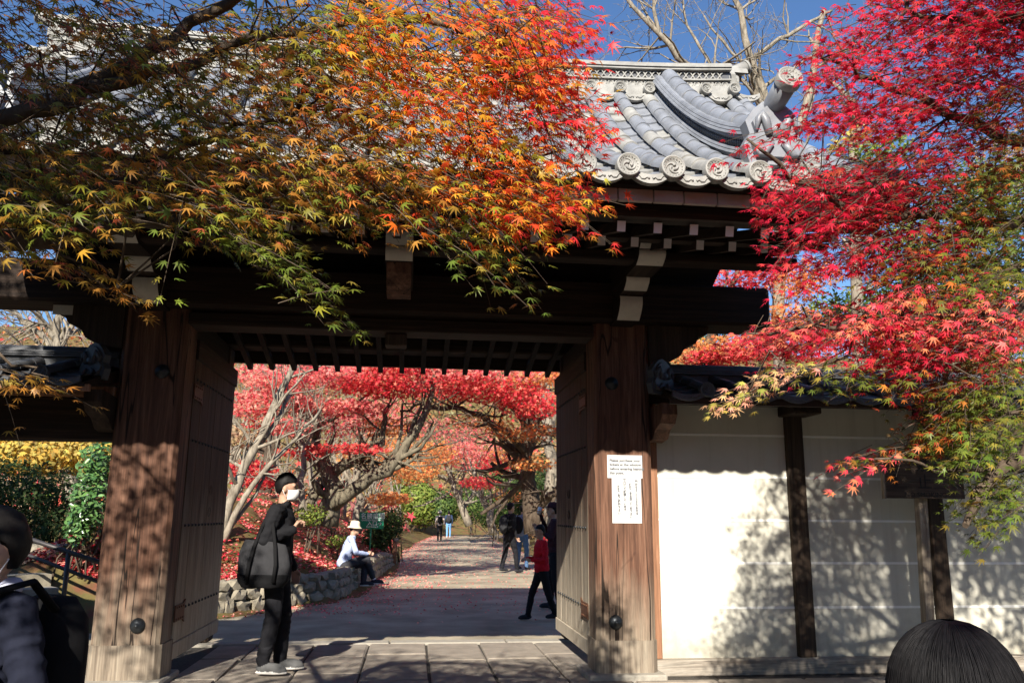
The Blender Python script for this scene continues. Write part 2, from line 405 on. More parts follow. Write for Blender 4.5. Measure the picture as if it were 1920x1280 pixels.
# ------------------------------------------------------------------ the gate
gate = empty('temple_gate', (-0.2, 7.68, 0))
tag(gate, 'large dark timber temple gate with grey tiled roof and open doors', 'gate')
PX = ((-2.61, -2.05), (1.66, 2.20))
stud_m = MB().lathe([(0.0, -0.052), (0.012, -0.05), (0.016, -0.04), (0.03, -0.034), (0.052, -0.022), (0.062, -0.006), (0.064, 0.004)], (0, 0, 0), (0, 1, 0), 20).mesh('stud', ['iron'])
for i, (x0, x1) in enumerate(PX):
    m = MB(); c = 0.035
    out = [(x0+c, 7.5), (x1-c, 7.5), (x1, 7.5+c), (x1, 7.86-c), (x1-c, 7.86), (x0+c, 7.86), (x0, 7.86-c), (x0, 7.5+c)]
    m.prism(out, 'z', 0.30, 3.20)
    p = m.build('pillar', 'pillar_wood', gate)
    out2 = [(x0+c-.004, 7.488), (x1-c+.004, 7.488), (x1+.012, 7.5+c), (x1+.012, 7.862), (x0-.012, 7.862), (x0-.012, 7.5+c)]
    sub('pillar_shoe', p, 'signpost_wood', lambda m: m.prism(out2, 'z', 0.03, 0.315))
    sub('base_stone', p, 'granite', lambda m: m.box((x0-.10, 7.38, -0.05), (x1+.06, 7.98, 0.045), bevel=0.015))
    sx = 1.83 if i else -2.24
    for z in (0.47, 2.615): link('stud', stud_m, p, Matrix.Translation((sx + (0.0 if z < 1 else 0.0), 7.497, z)))
    # rear support pillar
    xr0, xr1 = (x0+.12, x0+.40) if i else (x1-.40, x1-.12)
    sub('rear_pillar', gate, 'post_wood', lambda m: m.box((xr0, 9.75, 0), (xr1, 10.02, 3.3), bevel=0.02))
    sub('tie_beam', gate, 'shade_dark_wood', lambda m: m.box((x0+.12, 7.87, 3.04), (x0+.42, 9.9, 3.32), bevel=0.015))
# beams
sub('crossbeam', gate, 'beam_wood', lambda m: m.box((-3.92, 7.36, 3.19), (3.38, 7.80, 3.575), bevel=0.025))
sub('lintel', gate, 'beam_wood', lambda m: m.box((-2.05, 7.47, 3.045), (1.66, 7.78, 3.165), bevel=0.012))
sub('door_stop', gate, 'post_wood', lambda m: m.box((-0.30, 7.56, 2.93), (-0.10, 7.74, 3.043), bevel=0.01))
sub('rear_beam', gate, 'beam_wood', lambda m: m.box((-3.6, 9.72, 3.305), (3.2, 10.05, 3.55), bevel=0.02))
sub('light_block_panel', gate, 'beam_wood', lambda m: m.box((-3.3, 7.62, 3.576), (2.9, 7.66, 4.35)))  # board added over the crossbeam to close off light
for zz, y0, y1 in ((3.515, 6.50, 6.68),):
    sub('purlin', gate, 'beam_wood', lambda m: m.box((-3.66, y0, zz), (3.26, y1, 3.60), bevel=0.012))
sub('purlin', gate, 'beam_wood', lambda m: m.box((-3.66, 9.10, 3.56), (3.26, 9.28, 3.76), bevel=0.012))
# carved supports under the beam ends
for sgn, xb in ((1, 2.2), (-1, -2.61)):
    pr = [(0, 3.188), (0.60, 3.188), (0.585, 3.12), (0.50, 3.095), (0.47, 3.03), (0.36, 2.985), (0.31, 2.90), (0.20, 2.84), (0, 2.82)]
    s_ = sub('carved_bracket', gate, 'post_wood', lambda m: m.prism([(xb+sgn*u, w) for u, w in pr], 'y', 7.50, 7.76))
    if sgn < 0:
        sub('pale_end', s_, 'white_paint', lambda m: m.box((xb-0.605, 7.49, 3.10), (xb-0.44, 7.499, 3.186)))
# stepped bracket arms with white painted faces, over each pillar and at mid span
def arm(parent, xc, w, yf, zt, zb, ydeep, rec):
    n = 7; face = []
    for k in range(n+1):
        t = k/n; z = zt + (zb-zt)*t
        y = yf + rec*(t**1.5) - 0.030*math.sin(math.pi*t)
        face.append((y, z))
    a = sub('bracket_arm', parent, 'beam_wood_y', lambda m: m.prism(face + [(ydeep, zb), (ydeep, zt)], 'x', xc-w/2, xc+w/2))
    fr = [(y-.006, z) for y, z in face]
    def skin(m):
        v = [(xc-w/2+.003, y, z) for y, z in fr] + [(xc+w/2-.003, y, z) for y, z in fr]
        m.add(v, [(i, i+1, n+2+i, n+1+i) for i in range(n)], 0, True)
        v2 = [(xc-w/2+.003, y+.005, z) for y, z in fr] + [(xc+w/2-.003, y+.005, z) for y, z in fr]
        m.add(v2, [(i, n+1+i, n+2+i, i+1) for i in range(n)], 0, True)
    sub('white_face', a, 'white_paint', skin)
for xc in (1.93, -2.33):
    arm(gate, xc, 0.215, 7.10, 3.36, 3.165, 7.5, 0.13)
    arm(gate, xc, 0.215, 6.86, 3.50, 3.375, 7.5, 0.10)
    arm(gate, xc, 0.235, 6.33, 3.72, 3.58, 7.5, 0.05)
    arm(gate, xc, 0.235, 6.40, 3.578, 3.47, 7.5, 0.10)
arm(gate, -0.17, 0.225, 6.36, 3.72, 3.52, 7.6, 0.04)
arm(gate, -0.17, 0.225, 6.41, 3.517, 3.40, 7.6, 0.03)
sub('carved_bracket', gate, 'pillar_wood', lambda m: m.prism([(6.46, 3.395), (6.50, 3.32), (6.60, 3.25), (6.75, 3.20), (6.9, 3.20), (6.9, 3.395)], 'x', -0.27, -0.07))

# doors, folded back along the passage
nail_m = MB().lathe([(0.0, -0.012), (0.008, -0.011), (0.012, -0.004), (0.013, 0.002)], (0, 0, 0), (1, 0, 0), 8).mesh('nail', ['iron'])
for i, sgn in ((0, -1), (1, 1)):
    xf = 1.665 if i else -2.055                      # visible face
    d = empty('door', (xf, 7.88, 0)); adopt(d, gate)
    ys_ = [7.885 + 0.29*k for k in range(7)]
    for a, b in zip(ys_, ys_[1:]):
        off = rr.uniform(0, 0.004)
        sub('plank', d, 'door_wood', lambda m: m.box((min(xf+sgn*off, xf+sgn*.06), a+.002, 0.27), (max(xf+sgn*off, xf+sgn*.06), b-.002, 3.0), bevel=0.004))
    sub('bottom_rail', d, 'door_wood', lambda m: m.box((min(xf-sgn*.012, xf+sgn*.07), 7.882, 0.135), (max(xf-sgn*.012, xf+sgn*.07), 9.63, 0.268), bevel=0.006))
    sub('top_rail', d, 'beam_wood_y', lambda m: m.box((min(xf-sgn*.018, xf+sgn*.07), 7.882, 2.80), (max(xf-sgn*.018, xf+sgn*.07), 9.63, 2.99), bevel=0.006))
    ax = -sgn
    def nails(m):
        for z in (0.55, 1.28, 2.05, 2.62):
            for k in range(13):
                y = 7.97 + 0.125*k
                m.lathe([(0.0, 0.016), (0.008, 0.014), (0.013, 0.006), (0.015, 0.0)], (xf, y, z), (ax, 0, 0), 8)
    sub('nail_row', d, 'iron', nails)['kind'] = 'stuff'
    for z in (0.52, 2.5):
        def strap(m):
            t0, t1 = sorted((xf-sgn*.014, xf-sgn*.003))
            m.prism([(7.865, z-.07), (8.12, z-.07), (8.19, z-.10), (8.16, z), (8.19, z+.10), (8.12, z+.07), (7.865, z+.07)], 'x', t0, t1)
            for a in (7.90, 7.97, 8.04, 8.11):
                for dz in (-.05, .05): m.lathe([(0.0, 0.010), (0.008, 0.007), (0.010, 0.0)], (xf-sgn*.014, a, z+dz), (ax, 0, 0), 8)
        sub('hinge_strap', d, 'rusty_iron', strap)
    for z in (1.40, 1.62):
        link('boss', stud_m, d, Matrix.Translation((xf, 8.85, z)) @ Matrix.Rotation(math.pi/2*(-ax), 4, 'Z') @ Matrix.Scale(0.75, 4))

# roof carcase, rafters, boards
YC, YE = 7.75, 4.95
def roof_z(y):
    t = y-YE; return 3.655 + 0.48*t + 0.107*t*t
RX0, RX1 = -3.66, 3.30
n = 14; top = [(YE+.05+(YC-YE-.05)*k/n, 0) for k in range(n+1)]; top = [(y, roof_z(y)-0.075) for y, _ in top]
und = [(5.20, 3.565), (6.5, 3.86), (YC, 4.40)]
prof = top + [(2*YC-y, z) for y, z in top[::-1][1:]] + [(2*YC-y, z-.10) for y, z in und[:2]] + und[::-1]
roof = MB().prism(prof, 'x', RX0, RX1).build('roof', 'shade_dark_wood', gate)
# rafters: two tiers in front with white ends, one tier seen from below at the back
raf = MB(); raf.box((-0.030, 0, -0.037), (0.030, 1.2, 0.037)); raf_up = raf.mesh('rafter', ['beam_wood_y'])
raf = MB(); raf.box((-0.029, 0, -0.036), (0.029, 2.05, 0.036)); raf_lo = raf.mesh('rafter', ['beam_wood_y'])
raf_rear = raf.mesh('rafter', ['shade_dark_wood'])
rend = MB(); rend.box((-0.0300, -0.004, -0.0372), (0.0300, -0.0005, 0.0372)); rend_m = rend.mesh('rafter_end', ['rafter_white'])
for k in range(-20, 8):
    x = 1.408 + 0.2655*k
    if not (RX0+.04 < x < RX1-.04): continue
    tl = Matrix.Rotation(math.atan(0.30), 4, 'X')
    M = Matrix.Translation((x, 5.40, 3.403)) @ tl
    r_ = link('rafter', raf_up, gate, M); link('rafter_end', rend_m, r_, M)
    M = Matrix.Translation((x-.004, 6.0, 3.500)) @ Matrix.Rotation(math.atan(0.27), 4, 'X')
    r_ = link('rafter', raf_lo, gate, M); link('rafter_end', rend_m, r_, M)
    M = Matrix.Translation((x, 10.35, 3.165)) @ Matrix.Rotation(math.pi, 4, 'Z') @ Matrix.Rotation(math.atan(0.24), 4, 'X')
    link('rafter', raf_rear, gate, M)
sub('rafter_rail', gate, 'beam_wood', lambda m: m.box((RX0, 6.03, 3.541), (RX1, 6.13, 3.575)))
sub('rear_fascia', gate, 'beam_wood', lambda m: m.box((RX0, 10.26, 3.203), (RX1, 10.34, 3.36)))
xk = RX0
while xk < RX1:                                        # eave boards, butted end to end
    w = rr.uniform(0.20, 0.27); x1_ = min(xk+w, RX1)
    sub('eave_board', gate, 'fascia_paint', lambda m: m.box((xk+.004, 5.12, 3.487), (x1_-.004, 5.16, 3.572), bevel=0.003))
    xk = x1_
sub('eave_beam', gate, 'beam_wood', lambda m: m.box((RX0, 5.30, 3.443), (RX1, 5.44, 3.56)))
sub('eave_batten', gate, 'beam_wood', lambda m: m.box((RX0, 5.06, 3.574), (RX1, 5.19, 3.60)))
for x0 in (RX0-.05, RX1):                               # barge boards on the gables
    t = [(y, z+.02) for y, z in top]; b_ = [(y, z-.20) for y, z in top]
    full = t + [(2*YC-y, z) for y, z in t[::-1][1:]]; fullb = b_ + [(2*YC-y, z) for y, z in b_[::-1][1:]]
    sub('barge_board', roof, 'beam_wood_y', lambda m: m.prism(full + fullb[::-1], 'x', x0, x0+.05))

# ---- tiles
def barrel_mesh(name, r, L, mats, n=10, taper=0.90):
    m = MB(); v = []
    for (rad, y) in ((r, 0.0), (r*1.01, 0.012), (r*taper, L)):
        for k in range(n+1):
            a = math.pi*k/n; v.append((-math.cos(a)*rad, y, math.sin(a)*rad))
    w = n+1
    m.add(v, [(j*w+k, j*w+k+1, (j+1)*w+k+1, (j+1)*w+k) for j in range(2) for k in range(n)], 0, True)
    v2 = [(-math.cos(math.pi*k/n)*r, 0, math.sin(math.pi*k/n)*r) for k in range(n+1)]
    m.add(v2, [tuple(range(n+1))], 0)
    return m.mesh(name, mats)
def pan_mesh(name, w, L, mats, sag=0.035, n=5, th=0.018):
    m = MB(); v = []
    for y, dz in ((0, th), (L, 0.0)):
        for k in range(n+1):
            u = -1+2*k/n; v.append((u*w/2, y, sag*u*u - sag + dz))
    m.add(v, [(k, k+1, n+2+k, n+1+k) for k in range(n)], 0, True)
    v2 = []
    for dz in (th, -0.004):
        for k in range(n+1):
            u = -1+2*k/n; v2.append((u*w/2, 0, sag*u*u - sag + dz))
    m.add(v2, [(k, n+1+k, n+2+k, k+1) for k in range(n)], 0)
    return m.mesh(name, mats)
def disc_mesh(name, r, mats, n=22, swirl=True):
    """round eave tile end facing -y with raised rim, bead ring and three-comma swirl"""
    m = MB()
    m.lathe([(0.0, 0.0), (r*.70, 0.0), (r*.74, -.006), (r*.80, -.006), (r*.83, -.003), (r*.86, -.018), (r*.97, -.018), (r, -.012), (r, .05)], (0, 0, 0), (0, 1, 0), n)
    if swirl:
        for c in range(3):
            pts = []; rd = []
            for k in range(8):
                t = k/7; a = c*2*math.pi/3 + t*2.6; q = r*(0.16+0.44*t)
                pts.append((math.cos(a)*q, -.003, math.sin(a)*q)); rd.append(r*(0.13*(1-t)**0.8+0.02))
            m.tube(pts, rd, 6)
        nb = 18
        for k in range(nb):
            a = 2*math.pi*k/nb; p = (math.cos(a)*r*.75, -.006, math.sin(a)*r*.75)
            m.lathe([(0, -.006), (r*.04, -.003), (r*.055, .002)], p, (0, 1, 0), 5)
    return m.mesh(name, mats)
def frame_on(x, y, zf, dy=0.01):
    sl = (zf(y+dy)-zf(y-dy))/(2*dy)
    return Matrix.Translation((x, y, zf(y))) @ Matrix.Rotation(math.atan(sl), 4, 'X'), sl
SP = 0.30; RT = 0.072
bt = [barrel_mesh('round_tile', RT, 0.315, ['tile']), barrel_mesh('round_tile', RT, 0.315, ['tile_old'])]
pt = pan_mesh('pan_tile', SP-0.06, 0.30, ['tile_old']); pt_b = pan_mesh('pan_tile', SP-0.06, 0.30, ['tile'])
dm = disc_mesh('eave_disc', 0.082, ['tile_old'])
rows = [1.653+SP*k for k in range(-17, 6)]
for x in rows:
    y = YE+.04; jx = rr.uniform(-.004, .004)
    while y < 7.48:
        M, sl = frame_on(x+jx, y, roof_z); ln = 0.285
        M = M @ Matrix.Rotation(rr.uniform(-.012, .012), 4, 'Z')
        link('round_tile', bt[0] if rr.random() < .8 else bt[1], roof, M); y += ln/math.sqrt(1+sl*sl)
    link('eave_disc', dm, roof, Matrix.Translation((x+jx, YE, roof_z(YE)+.012)) @ Matrix.Rotation(rr.uniform(-.05, .05), 4, 'X') @ Matrix.Rotation(rr.uniform(0, 6), 4, 'Y'))
for x in [rows[0]-SP/2] + [q+SP/2 for q in rows]:
    y = YE+.03
    while y < 7.5:
        M, sl = frame_on(x, y, lambda q: roof_z(q)-.028); link('pan_tile', pt if rr.random() < .45 else pt_b, roof, M); y += 0.245/math.sqrt(1+sl*sl)
# eave pan tiles: hanging crescent fronts with scroll relief
ep = MB(); n = 10; up_, lo_ = [], []
for k in range(n+1):
    u = -1+2*k/n; up_.append((u*.128, 0, -.035*(1-u*u)+.012)); lo_.append((u*.128, 0, -.035*(1-u*u)-.052+.018*abs(u)**3))
ep.add(up_+lo_, [(k, n+1+k, n+2+k, k+1) for k in range(n)], 0)
ep.add([(x, y+.05, z) for x, y, z in up_+lo_], [(k, k+1, n+2+k, n+1+k) for k in range(n)], 0)
ep.add(lo_+[(x, y+.05, z) for x, y, z in lo_], [(k, n+1+k, n+2+k, k+1) for k in range(n)], 0)
ep.add(up_+[(x, y+.05, z) for x, y, z in up_], [(k, k+1, n+2+k, n+1+k) for k in range(n)], 0)
for sg in (-1, 1):
    ep.tube([(sg*(.012+.085*t), -.002, -.035*(1-(sg*(.012+.085*t)/.128)**2)-.020+.012*math.sin(t*9)) for t in (0, .2, .4, .6, .8, 1)], [.009, .008, .008, .007, .006, .003], 5)
ep_m = ep.mesh('eave_pan', ['tile_old'])
for x in [rows[0]-SP/2] + [q+SP/2 for q in rows]:
    link('eave_pan', ep_m, roof, Matrix.Translation((x, YE+.012, roof_z(YE)-.018)))
# the back slope, not seen in detail
def back(m):
    for x in rows:
        m.tube([(x, 2*YC-y, roof_z(y)) for y in (YE, 5.6, 6.3, 7.0, 7.6)], RT, 8)
bs = sub('rear_tile_rows', roof, 'tile', back); bs['kind'] = 'stuff'
def back2(m):
    pts = [(2*YC-y, roof_z(y)-.04) for y in (YE, 5.6, 6.3, 7.0, 7.7)]
    m.prism(pts + [(y, z-.03) for y, z in pts[::-1]], 'x', RX0, RX1)
sub('rear_tile_bed', roof, 'tile', back2)

# ---- main ridge
def ridge_x_lift(x): u = abs(x+0.18)/3.4; return 0.055 + 0.10*u**3
def ridge_layer(m, y0, y1, z0, z1, xa, xb, seg=20, bulge=0):
    v = []; 
    for i in range(seg+1):
        x = xa+(xb-xa)*i/seg; L = ridge_x_lift(x)
        v += [(x, y0, z0+L), (x, y1, z0+L), (x, y1, z1+L), (x, y0, z1+L)]
    f = [(4*i+k, 4*i+(k+1) % 4, 4*i+4+(k+1) % 4, 4*i+4+k) for i in range(seg) for k in range(4)] + [(0, 1, 2, 3), (4*seg+3, 4*seg+2, 4*seg+1, 4*seg)]
    m.add(v, f)
XA, XB = -3.50, 3.16
ridge = sub('ridge', roof, 'tile_old', lambda m: (ridge_layer(m, 7.47, 8.03, 5.42, 5.60, XA, XB), ridge_layer(m, 7.52, 7.98, 5.60, 5.80, XA, XB)))
for (o, z0, z1) in ((.07, 5.597, 5.618), (.065, 5.688, 5.703), (.085, 5.795, 5.815), (.10, 5.818, 5.838), (.085, 5.841, 5.861), (.06, 5.864, 5.882)):
    sub('ridge_course', ridge, 'tile_old', lambda m: ridge_layer(m, 7.52-o+.03, 7.98+o-.03, z0, z1, XA, XB))
dm2 = disc_mesh('ridge_disc', 0.060, ['tile_old'], 16)
for x in rows: link('ridge_disc', dm2, ridge, Matrix.Translation((x, 7.40, 5.545+ridge_x_lift(x))) @ Matrix.Rotation(rr.uniform(0, 6), 4, 'Y'))
bm_r = barrel_mesh('ridge_barrel', 0.056, 0.14, ['tile_old'], 8)
for x in rows: link('ridge_stub', bm_r, ridge, Matrix.Translation((x, 7.405, 5.545+ridge_x_lift(x))))
for x in [rows[0]-SP/2] + [q+SP/2 for q in rows]:
    link('ridge_eave_pan', ep_m, ridge, Matrix.Translation((x, 7.42, 5.50+ridge_x_lift(x))))
def rings(m):
    x = XA+.06
    while x < XB-.04:
        m.lathe([(0.034, 0.0), (0.034, -.012), (0.022, -.012), (0.020, -.004), (0.0, -.004)], (x, 7.52, 5.653+ridge_x_lift(x)), (0, 1, 0), 10); x += 0.076
rg = sub('ring_frieze', ridge, 'tile_old', rings); rg['kind'] = 'stuff'
def lattice(m):
    x = XA+.05
    while x < XB-.16:
        L = ridge_x_lift(x)
        for s in (1, -1):
            pts = [(x+.145*t, 7.505, 5.75+L+s*(.040*math.cos(math.pi*2*t))) for t in (0, .125, .25, .375, .5, .625, .75, .875, 1)]
            m.tube(pts, .0085, 5)
        x += .145
sub('hollow_shade', ridge, 'tile_dark', lambda m: ridge_layer(m, 7.516, 7.519, 5.705, 5.794, XA+.01, XB-.01))  # dark strip painted as the shade behind the openwork
lt = sub('openwork_frieze', ridge, 'tile_old', lattice); lt['kind'] = 'stuff'
xk = XA
tb = barrel_mesh('ridge_cap', 0.10, 0.32, ['tile_old'], 10, 0.94)
while xk < XB-.05:
    link('ridge_cap', tb, ridge, Matrix.Translation((xk, 7.75, 5.875+ridge_x_lift(xk+.15))) @ Matrix.Rotation(-math.pi/2, 4, 'Z')); xk += 0.30
def oni(m, s=1.0):
    out = [(-.20, -.20), (.20, -.20), (.24, -.05), (.19, .04), (.22, .14), (.15, .24), (.08, .30), (0, .33), (-.08, .30), (-.15, .24), (-.22, .14), (-.19, .04), (-.24, -.05)]
    m.prism([(u*s, w*s) for u, w in out], 'y', -.05*s, .06*s)
    m.prism([(u*s*.8, w*s*.8+.01) for u, w in out], 'y', -.085*s, -.05*s)
    for a in (-1, 1):
        m.tube([(a*s*(.06+.10*t), -.10*s, s*(.02+.16*math.sin(t*3))) for t in (0, .25, .5, .75, 1)], [.03*s, .035*s, .03*s, .025*s, .012*s], 6)
        m.tube([(a*s*(.04+.14*t), -.10*s, s*(-.10+.05*math.cos(t*5))) for t in (0, .25, .5, .75, 1)], [.02*s, .03*s, .03*s, .02*s, .01*s], 6)
    m.lathe([(0, -.13*s), (.05*s, -.12*s), (.065*s, -.09*s)], (0, 0, .06*s), (0, 1, 0), 10)
mo = MB(); oni(mo); oni_m = mo.mesh('ridge_end_tile', ['tile_old']); oni_k = mo.mesh('ridge_end_tile', ['tile'])
for sg, x in ((1, XB+.03), (-1, XA-.03)):
    L = ridge_x_lift(x)
    M = Matrix.Translation((x, 7.75, 5.66+L)) @ Matrix.Rotation(sg*math.pi/2, 4, 'Z') @ Matrix.Scale(0.92, 4)
    o_ = link('ridge_end_tile', oni_m, ridge, M)
    def tori(m):
        m.tube([(x-sg*.06, 7.75, 5.90+L), (x+sg*.12, 7.75, 5.945+L), (x+sg*.24, 7.75, 6.00+L)], [.062, .064, .070], 14)
        m.tube([(x+sg*.24, 7.75, 6.00+L), (x+sg*.262, 7.75, 6.012+L)], [.080, .080], 14)
    sub('horn_tile', o_, 'tile_old', tori)
# ---- descending ridges with flared layers
for sg, xd in ((1, 2.46), (-1, -2.82)):
    ya, yb = 5.24, 7.42
    def strip(m, w0, w1, h0, h1):
        n = 12; v = []
        for k in range(n+1):
            y = ya+(yb-ya)*k/n; z = roof_z(y) + 0.05*((n-k)/n)**2*1.2
            v += [(xd-w0, y, z+h0), (xd+w0, y, z+h0), (xd+w1, y, z+h1), (xd-w1, y, z+h1)]
        f = [(4*i+k, 4*i+(k+1) % 4, 4*i+4+(k+1) % 4, 4*i+4+k) for i in range(n) for k in range(4)] + [(3, 2, 1, 0), (4*n, 4*n+1, 4*n+2, 4*n+3)]
        m.add(v, f)
    dr = sub('descending_ridge', roof, 'tile', lambda m: (strip(m, .115, .115, 0.02, .30)))
    for w, h in ((.165, .065), (.155, .092), (.15, .195), (.165, .222), (.15, .249), (.135, .276)):
        sub('ridge_course', dr, 'tile', lambda m: strip(m, w, w-.008, h, h+.021))
    def disks(m):
        y = ya+.05
        while y < yb-.05:
            z = roof_z(y)+.155+.05*((yb-y)/(yb-ya))**2
            for s in (-1, 1): m.blob((xd+s*.128, y, z), (.012, .016, .036), 0, 1)
            y += .042
    dk = sub('oval_frieze', dr, 'tile_dark', disks); dk['kind'] = 'stuff'
    cap = barrel_mesh('ridge_cap', 0.085, 0.30, ['tile'], 10, 0.93); y = ya-.02
    while y < yb-.1:
        M, sl = frame_on(xd, y, lambda q: roof_z(q)+.295+.05*((yb-q)/(yb-ya))**2); link('ridge_cap', cap, dr, M); y += .27/math.sqrt(1+sl*sl)
    o_ = link('ridge_end_tile', oni_k, dr, Matrix.Translation((xd, ya-.06, roof_z(ya)+.20)) @ Matrix.Scale(0.95, 4))
    zt = roof_z(ya)+.47
    def tori2(m):
        m.tube([(xd, ya+.10, zt-.05), (xd+.01, ya-.12, zt+.0), (xd+.02, ya-.34, zt+.07)], [.072, .075, .080], 16)
    h_ = sub('horn_tile', dr, 'tile', tori2)
    link('horn_disc', disc_mesh('horn_disc', 0.090, ['tile_old']), dr, Matrix.Translation((xd+.021, ya-.352, zt+.074)) @ Matrix.Rotation(-.28, 4, 'X'))
# verge tiles along both gables
vt = barrel_mesh('verge_tile', 0.065, 0.29, ['tile'], 8)
for x in (RX0+.03, RX1-.03):
    y = YE+.05
    while y < 7.4:
        M, sl = frame_on(x, y, lambda q: roof_z(q)+.02); link('verge_tile', vt, roof, M); y += .27/math.sqrt(1+sl*sl)

# ------------------------------------------------------------------ small tiled wall roofs
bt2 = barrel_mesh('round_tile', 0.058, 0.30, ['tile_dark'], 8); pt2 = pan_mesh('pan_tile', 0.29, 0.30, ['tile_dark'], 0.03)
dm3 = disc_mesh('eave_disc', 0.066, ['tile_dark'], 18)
def small_roof(parent, x0, x1, xoff, yc=7.75):
    ye, ze, zt = 6.90, 2.475, 2.72
    zf = lambda y: ze + (zt-ze)*(y-ye)/(yc-ye)
    rf = sub('roof', parent, 'beam_wood', lambda m: m.prism([(ye+.02, ze-.055), (yc, zt-.05), (2*yc-ye-.02, ze-.055), (2*yc-ye-.02, ze-.09), (yc, 2.55), (ye+.02, ze-.09)], 'x', x0, x1))
    sp = 0.336; x = xoff
    while x - sp > x0: x -= sp
    first = x
    while x < x1-.02:
        for k in range(3):
            y = ye+.02+.27*k; M, sl = frame_on(x, y, zf); link('round_tile', bt2, rf, M)
        link('eave_disc', dm3, rf, Matrix.Translation((x, ye-.005, ze+.012)) @ Matrix.Rotation(rr.uniform(0, 6), 4, 'Y'))
        x += sp
    x = first-sp/2
    while x < x1+sp/2:
        if x0+.1 < x < x1-.1:
            for k in range(4):
                y = ye+.0+.21*k; M, sl = frame_on(x, y, lambda q: zf(q)-.022); link('pan_tile', pt2, rf, M)
            link('eave_pan', ep_d, rf, Matrix.Translation((x, ye-.006, ze-.026)))
        x += sp
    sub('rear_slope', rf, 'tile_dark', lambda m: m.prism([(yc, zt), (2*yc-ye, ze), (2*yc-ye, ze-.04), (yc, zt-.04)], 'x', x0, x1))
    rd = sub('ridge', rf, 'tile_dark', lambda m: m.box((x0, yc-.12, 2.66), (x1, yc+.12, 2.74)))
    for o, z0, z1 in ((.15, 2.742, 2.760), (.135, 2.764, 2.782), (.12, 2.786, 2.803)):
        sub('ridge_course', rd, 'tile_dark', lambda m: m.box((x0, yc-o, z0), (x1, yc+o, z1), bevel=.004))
    xk = x0
    while xk < x1-.05:
        link('ridge_cap', rcap, rd, Matrix.Translation((xk, yc, 2.795)) @ Matrix.Rotation(-math.pi/2, 4, 'Z')); xk += .29
    return rf
e2 = MB(); e2.add([(x*1.12, y, z*.75) for x, y, z in ep.v], ep.f); ep_d = e2.mesh('eave_pan', ['tile_dark'])
rcap = barrel_mesh('ridge_cap', 0.07, 0.31, ['tile_dark'], 8, 0.95)

wall = empty('plaster_wall', (4.6, 7.75, 0))
tag(wall, 'cream plaster wall with white lines, dark posts and tiled top beside the gate', 'wall')
pan = ((2.315, 3.62), (3.79, 5.04), (5.20, 6.60), (6.77, 8.2))
for a, b in pan:
    p = sub('plaster_panel', wall, 'plaster', lambda m: m.box((a-.02, 7.75, 0.12), (b+.02, 7.87, 2.50)))
    for z in (2.175, 1.77, 1.363, 0.966, 0.56):
        sub('stripe', p, 'stripe_white', lambda m: m.box((a-.019, 7.7455, z-.011), (b+.019, 7.752, z+.011)))
for a, b in ((3.62, 3.79), (5.04, 5.20), (6.60, 6.77)):
    sub('post', wall, 'post_wood', lambda m: m.box((a, 7.69, 0.122), (b, 7.93, 2.46), bevel=0.008))
    sub('post_block', wall, 'beam_wood_y', lambda m: m.box((a-.05, 7.40, 2.36), (b+.06, 7.92, 2.458), bevel=0.01))
sub('jamb', wall, 'jamb_wood', lambda m: m.box((2.214, 7.70, 0.122), (2.312, 7.90, 2.46), bevel=0.006))
sub('sill', wall, 'sill_wood', lambda m: m.box((2.214, 7.64, -0.02), (8.3, 7.94, 0.12), bevel=0.008))
sub('eave_beam', wall, 'beam_wood', lambda m: m.box((2.214, 7.66, 2.461), (8.3, 7.92, 2.54)))
sub('eave_board', wall, 'beam_wood', lambda m: m.box((2.214, 6.93, 2.36), (8.3, 6.97, 2.405)))
small_roof(wall, 2.26, 8.3, 2.54)
mo = MB(); oni(mo, 0.62); oni_d = mo.mesh('ridge_end_tile', ['tile_dark'])
link('ridge_end_tile', oni_d, wall, Matrix.Translation((2.25, 7.32, 2.62)) @ Matrix.Rotation(.5, 4, 'Z'))
sub('carved_bracket', wall, 'pillar_wood', lambda m: m.prism([(7.2, 2.40), (7.19, 2.30), (7.26, 2.22), (7.40, 2.18), (7.5, 2.10), (7.69, 2.08), (7.69, 2.40)], 'x', 2.215, 2.36))

side = empty('side_gate', (-4.4, 7.75, 0))
tag(side, 'low tiled side gateway with dark lintel joined to the timber pillar', 'gate')
sub('lintel', side, 'beam_wood', lambda m: m.box((-7.0, 7.62, 2.01), (-2.625, 7.88, 2.385), bevel=0.012))
sub('eave_beam', side, 'jamb_wood', lambda m: m.box((-7.0, 7.50, 2.386), (-2.625, 7.92, 2.47), bevel=0.006))
for a in (-4.95, -7.0):
    sub('post', side, 'post_wood', lambda m: m.box((a, 7.63, 0), (a+.2, 7.87, 2.008), bevel=0.01))
sub('eave_board', side, 'jamb_wood', lambda m: m.box((-7.0, 6.93, 2.35), (-2.625, 6.97, 2.405)))
small_roof(side, -7.0, -2.66, -3.0)
link('ridge_end_tile', oni_d, side, Matrix.Translation((-2.75, 7.34, 2.62)) @ Matrix.Rotation(-.5, 4, 'Z'))
sub('carved_bracket', side, 'post_wood', lambda m: m.prism([(7.2, 2.40), (7.19, 2.30), (7.26, 2.22), (7.40, 2.18), (7.5, 2.10), (7.61, 2.08), (7.61, 2.345), (7.495, 2.38)], 'x', -2.76, -2.615))

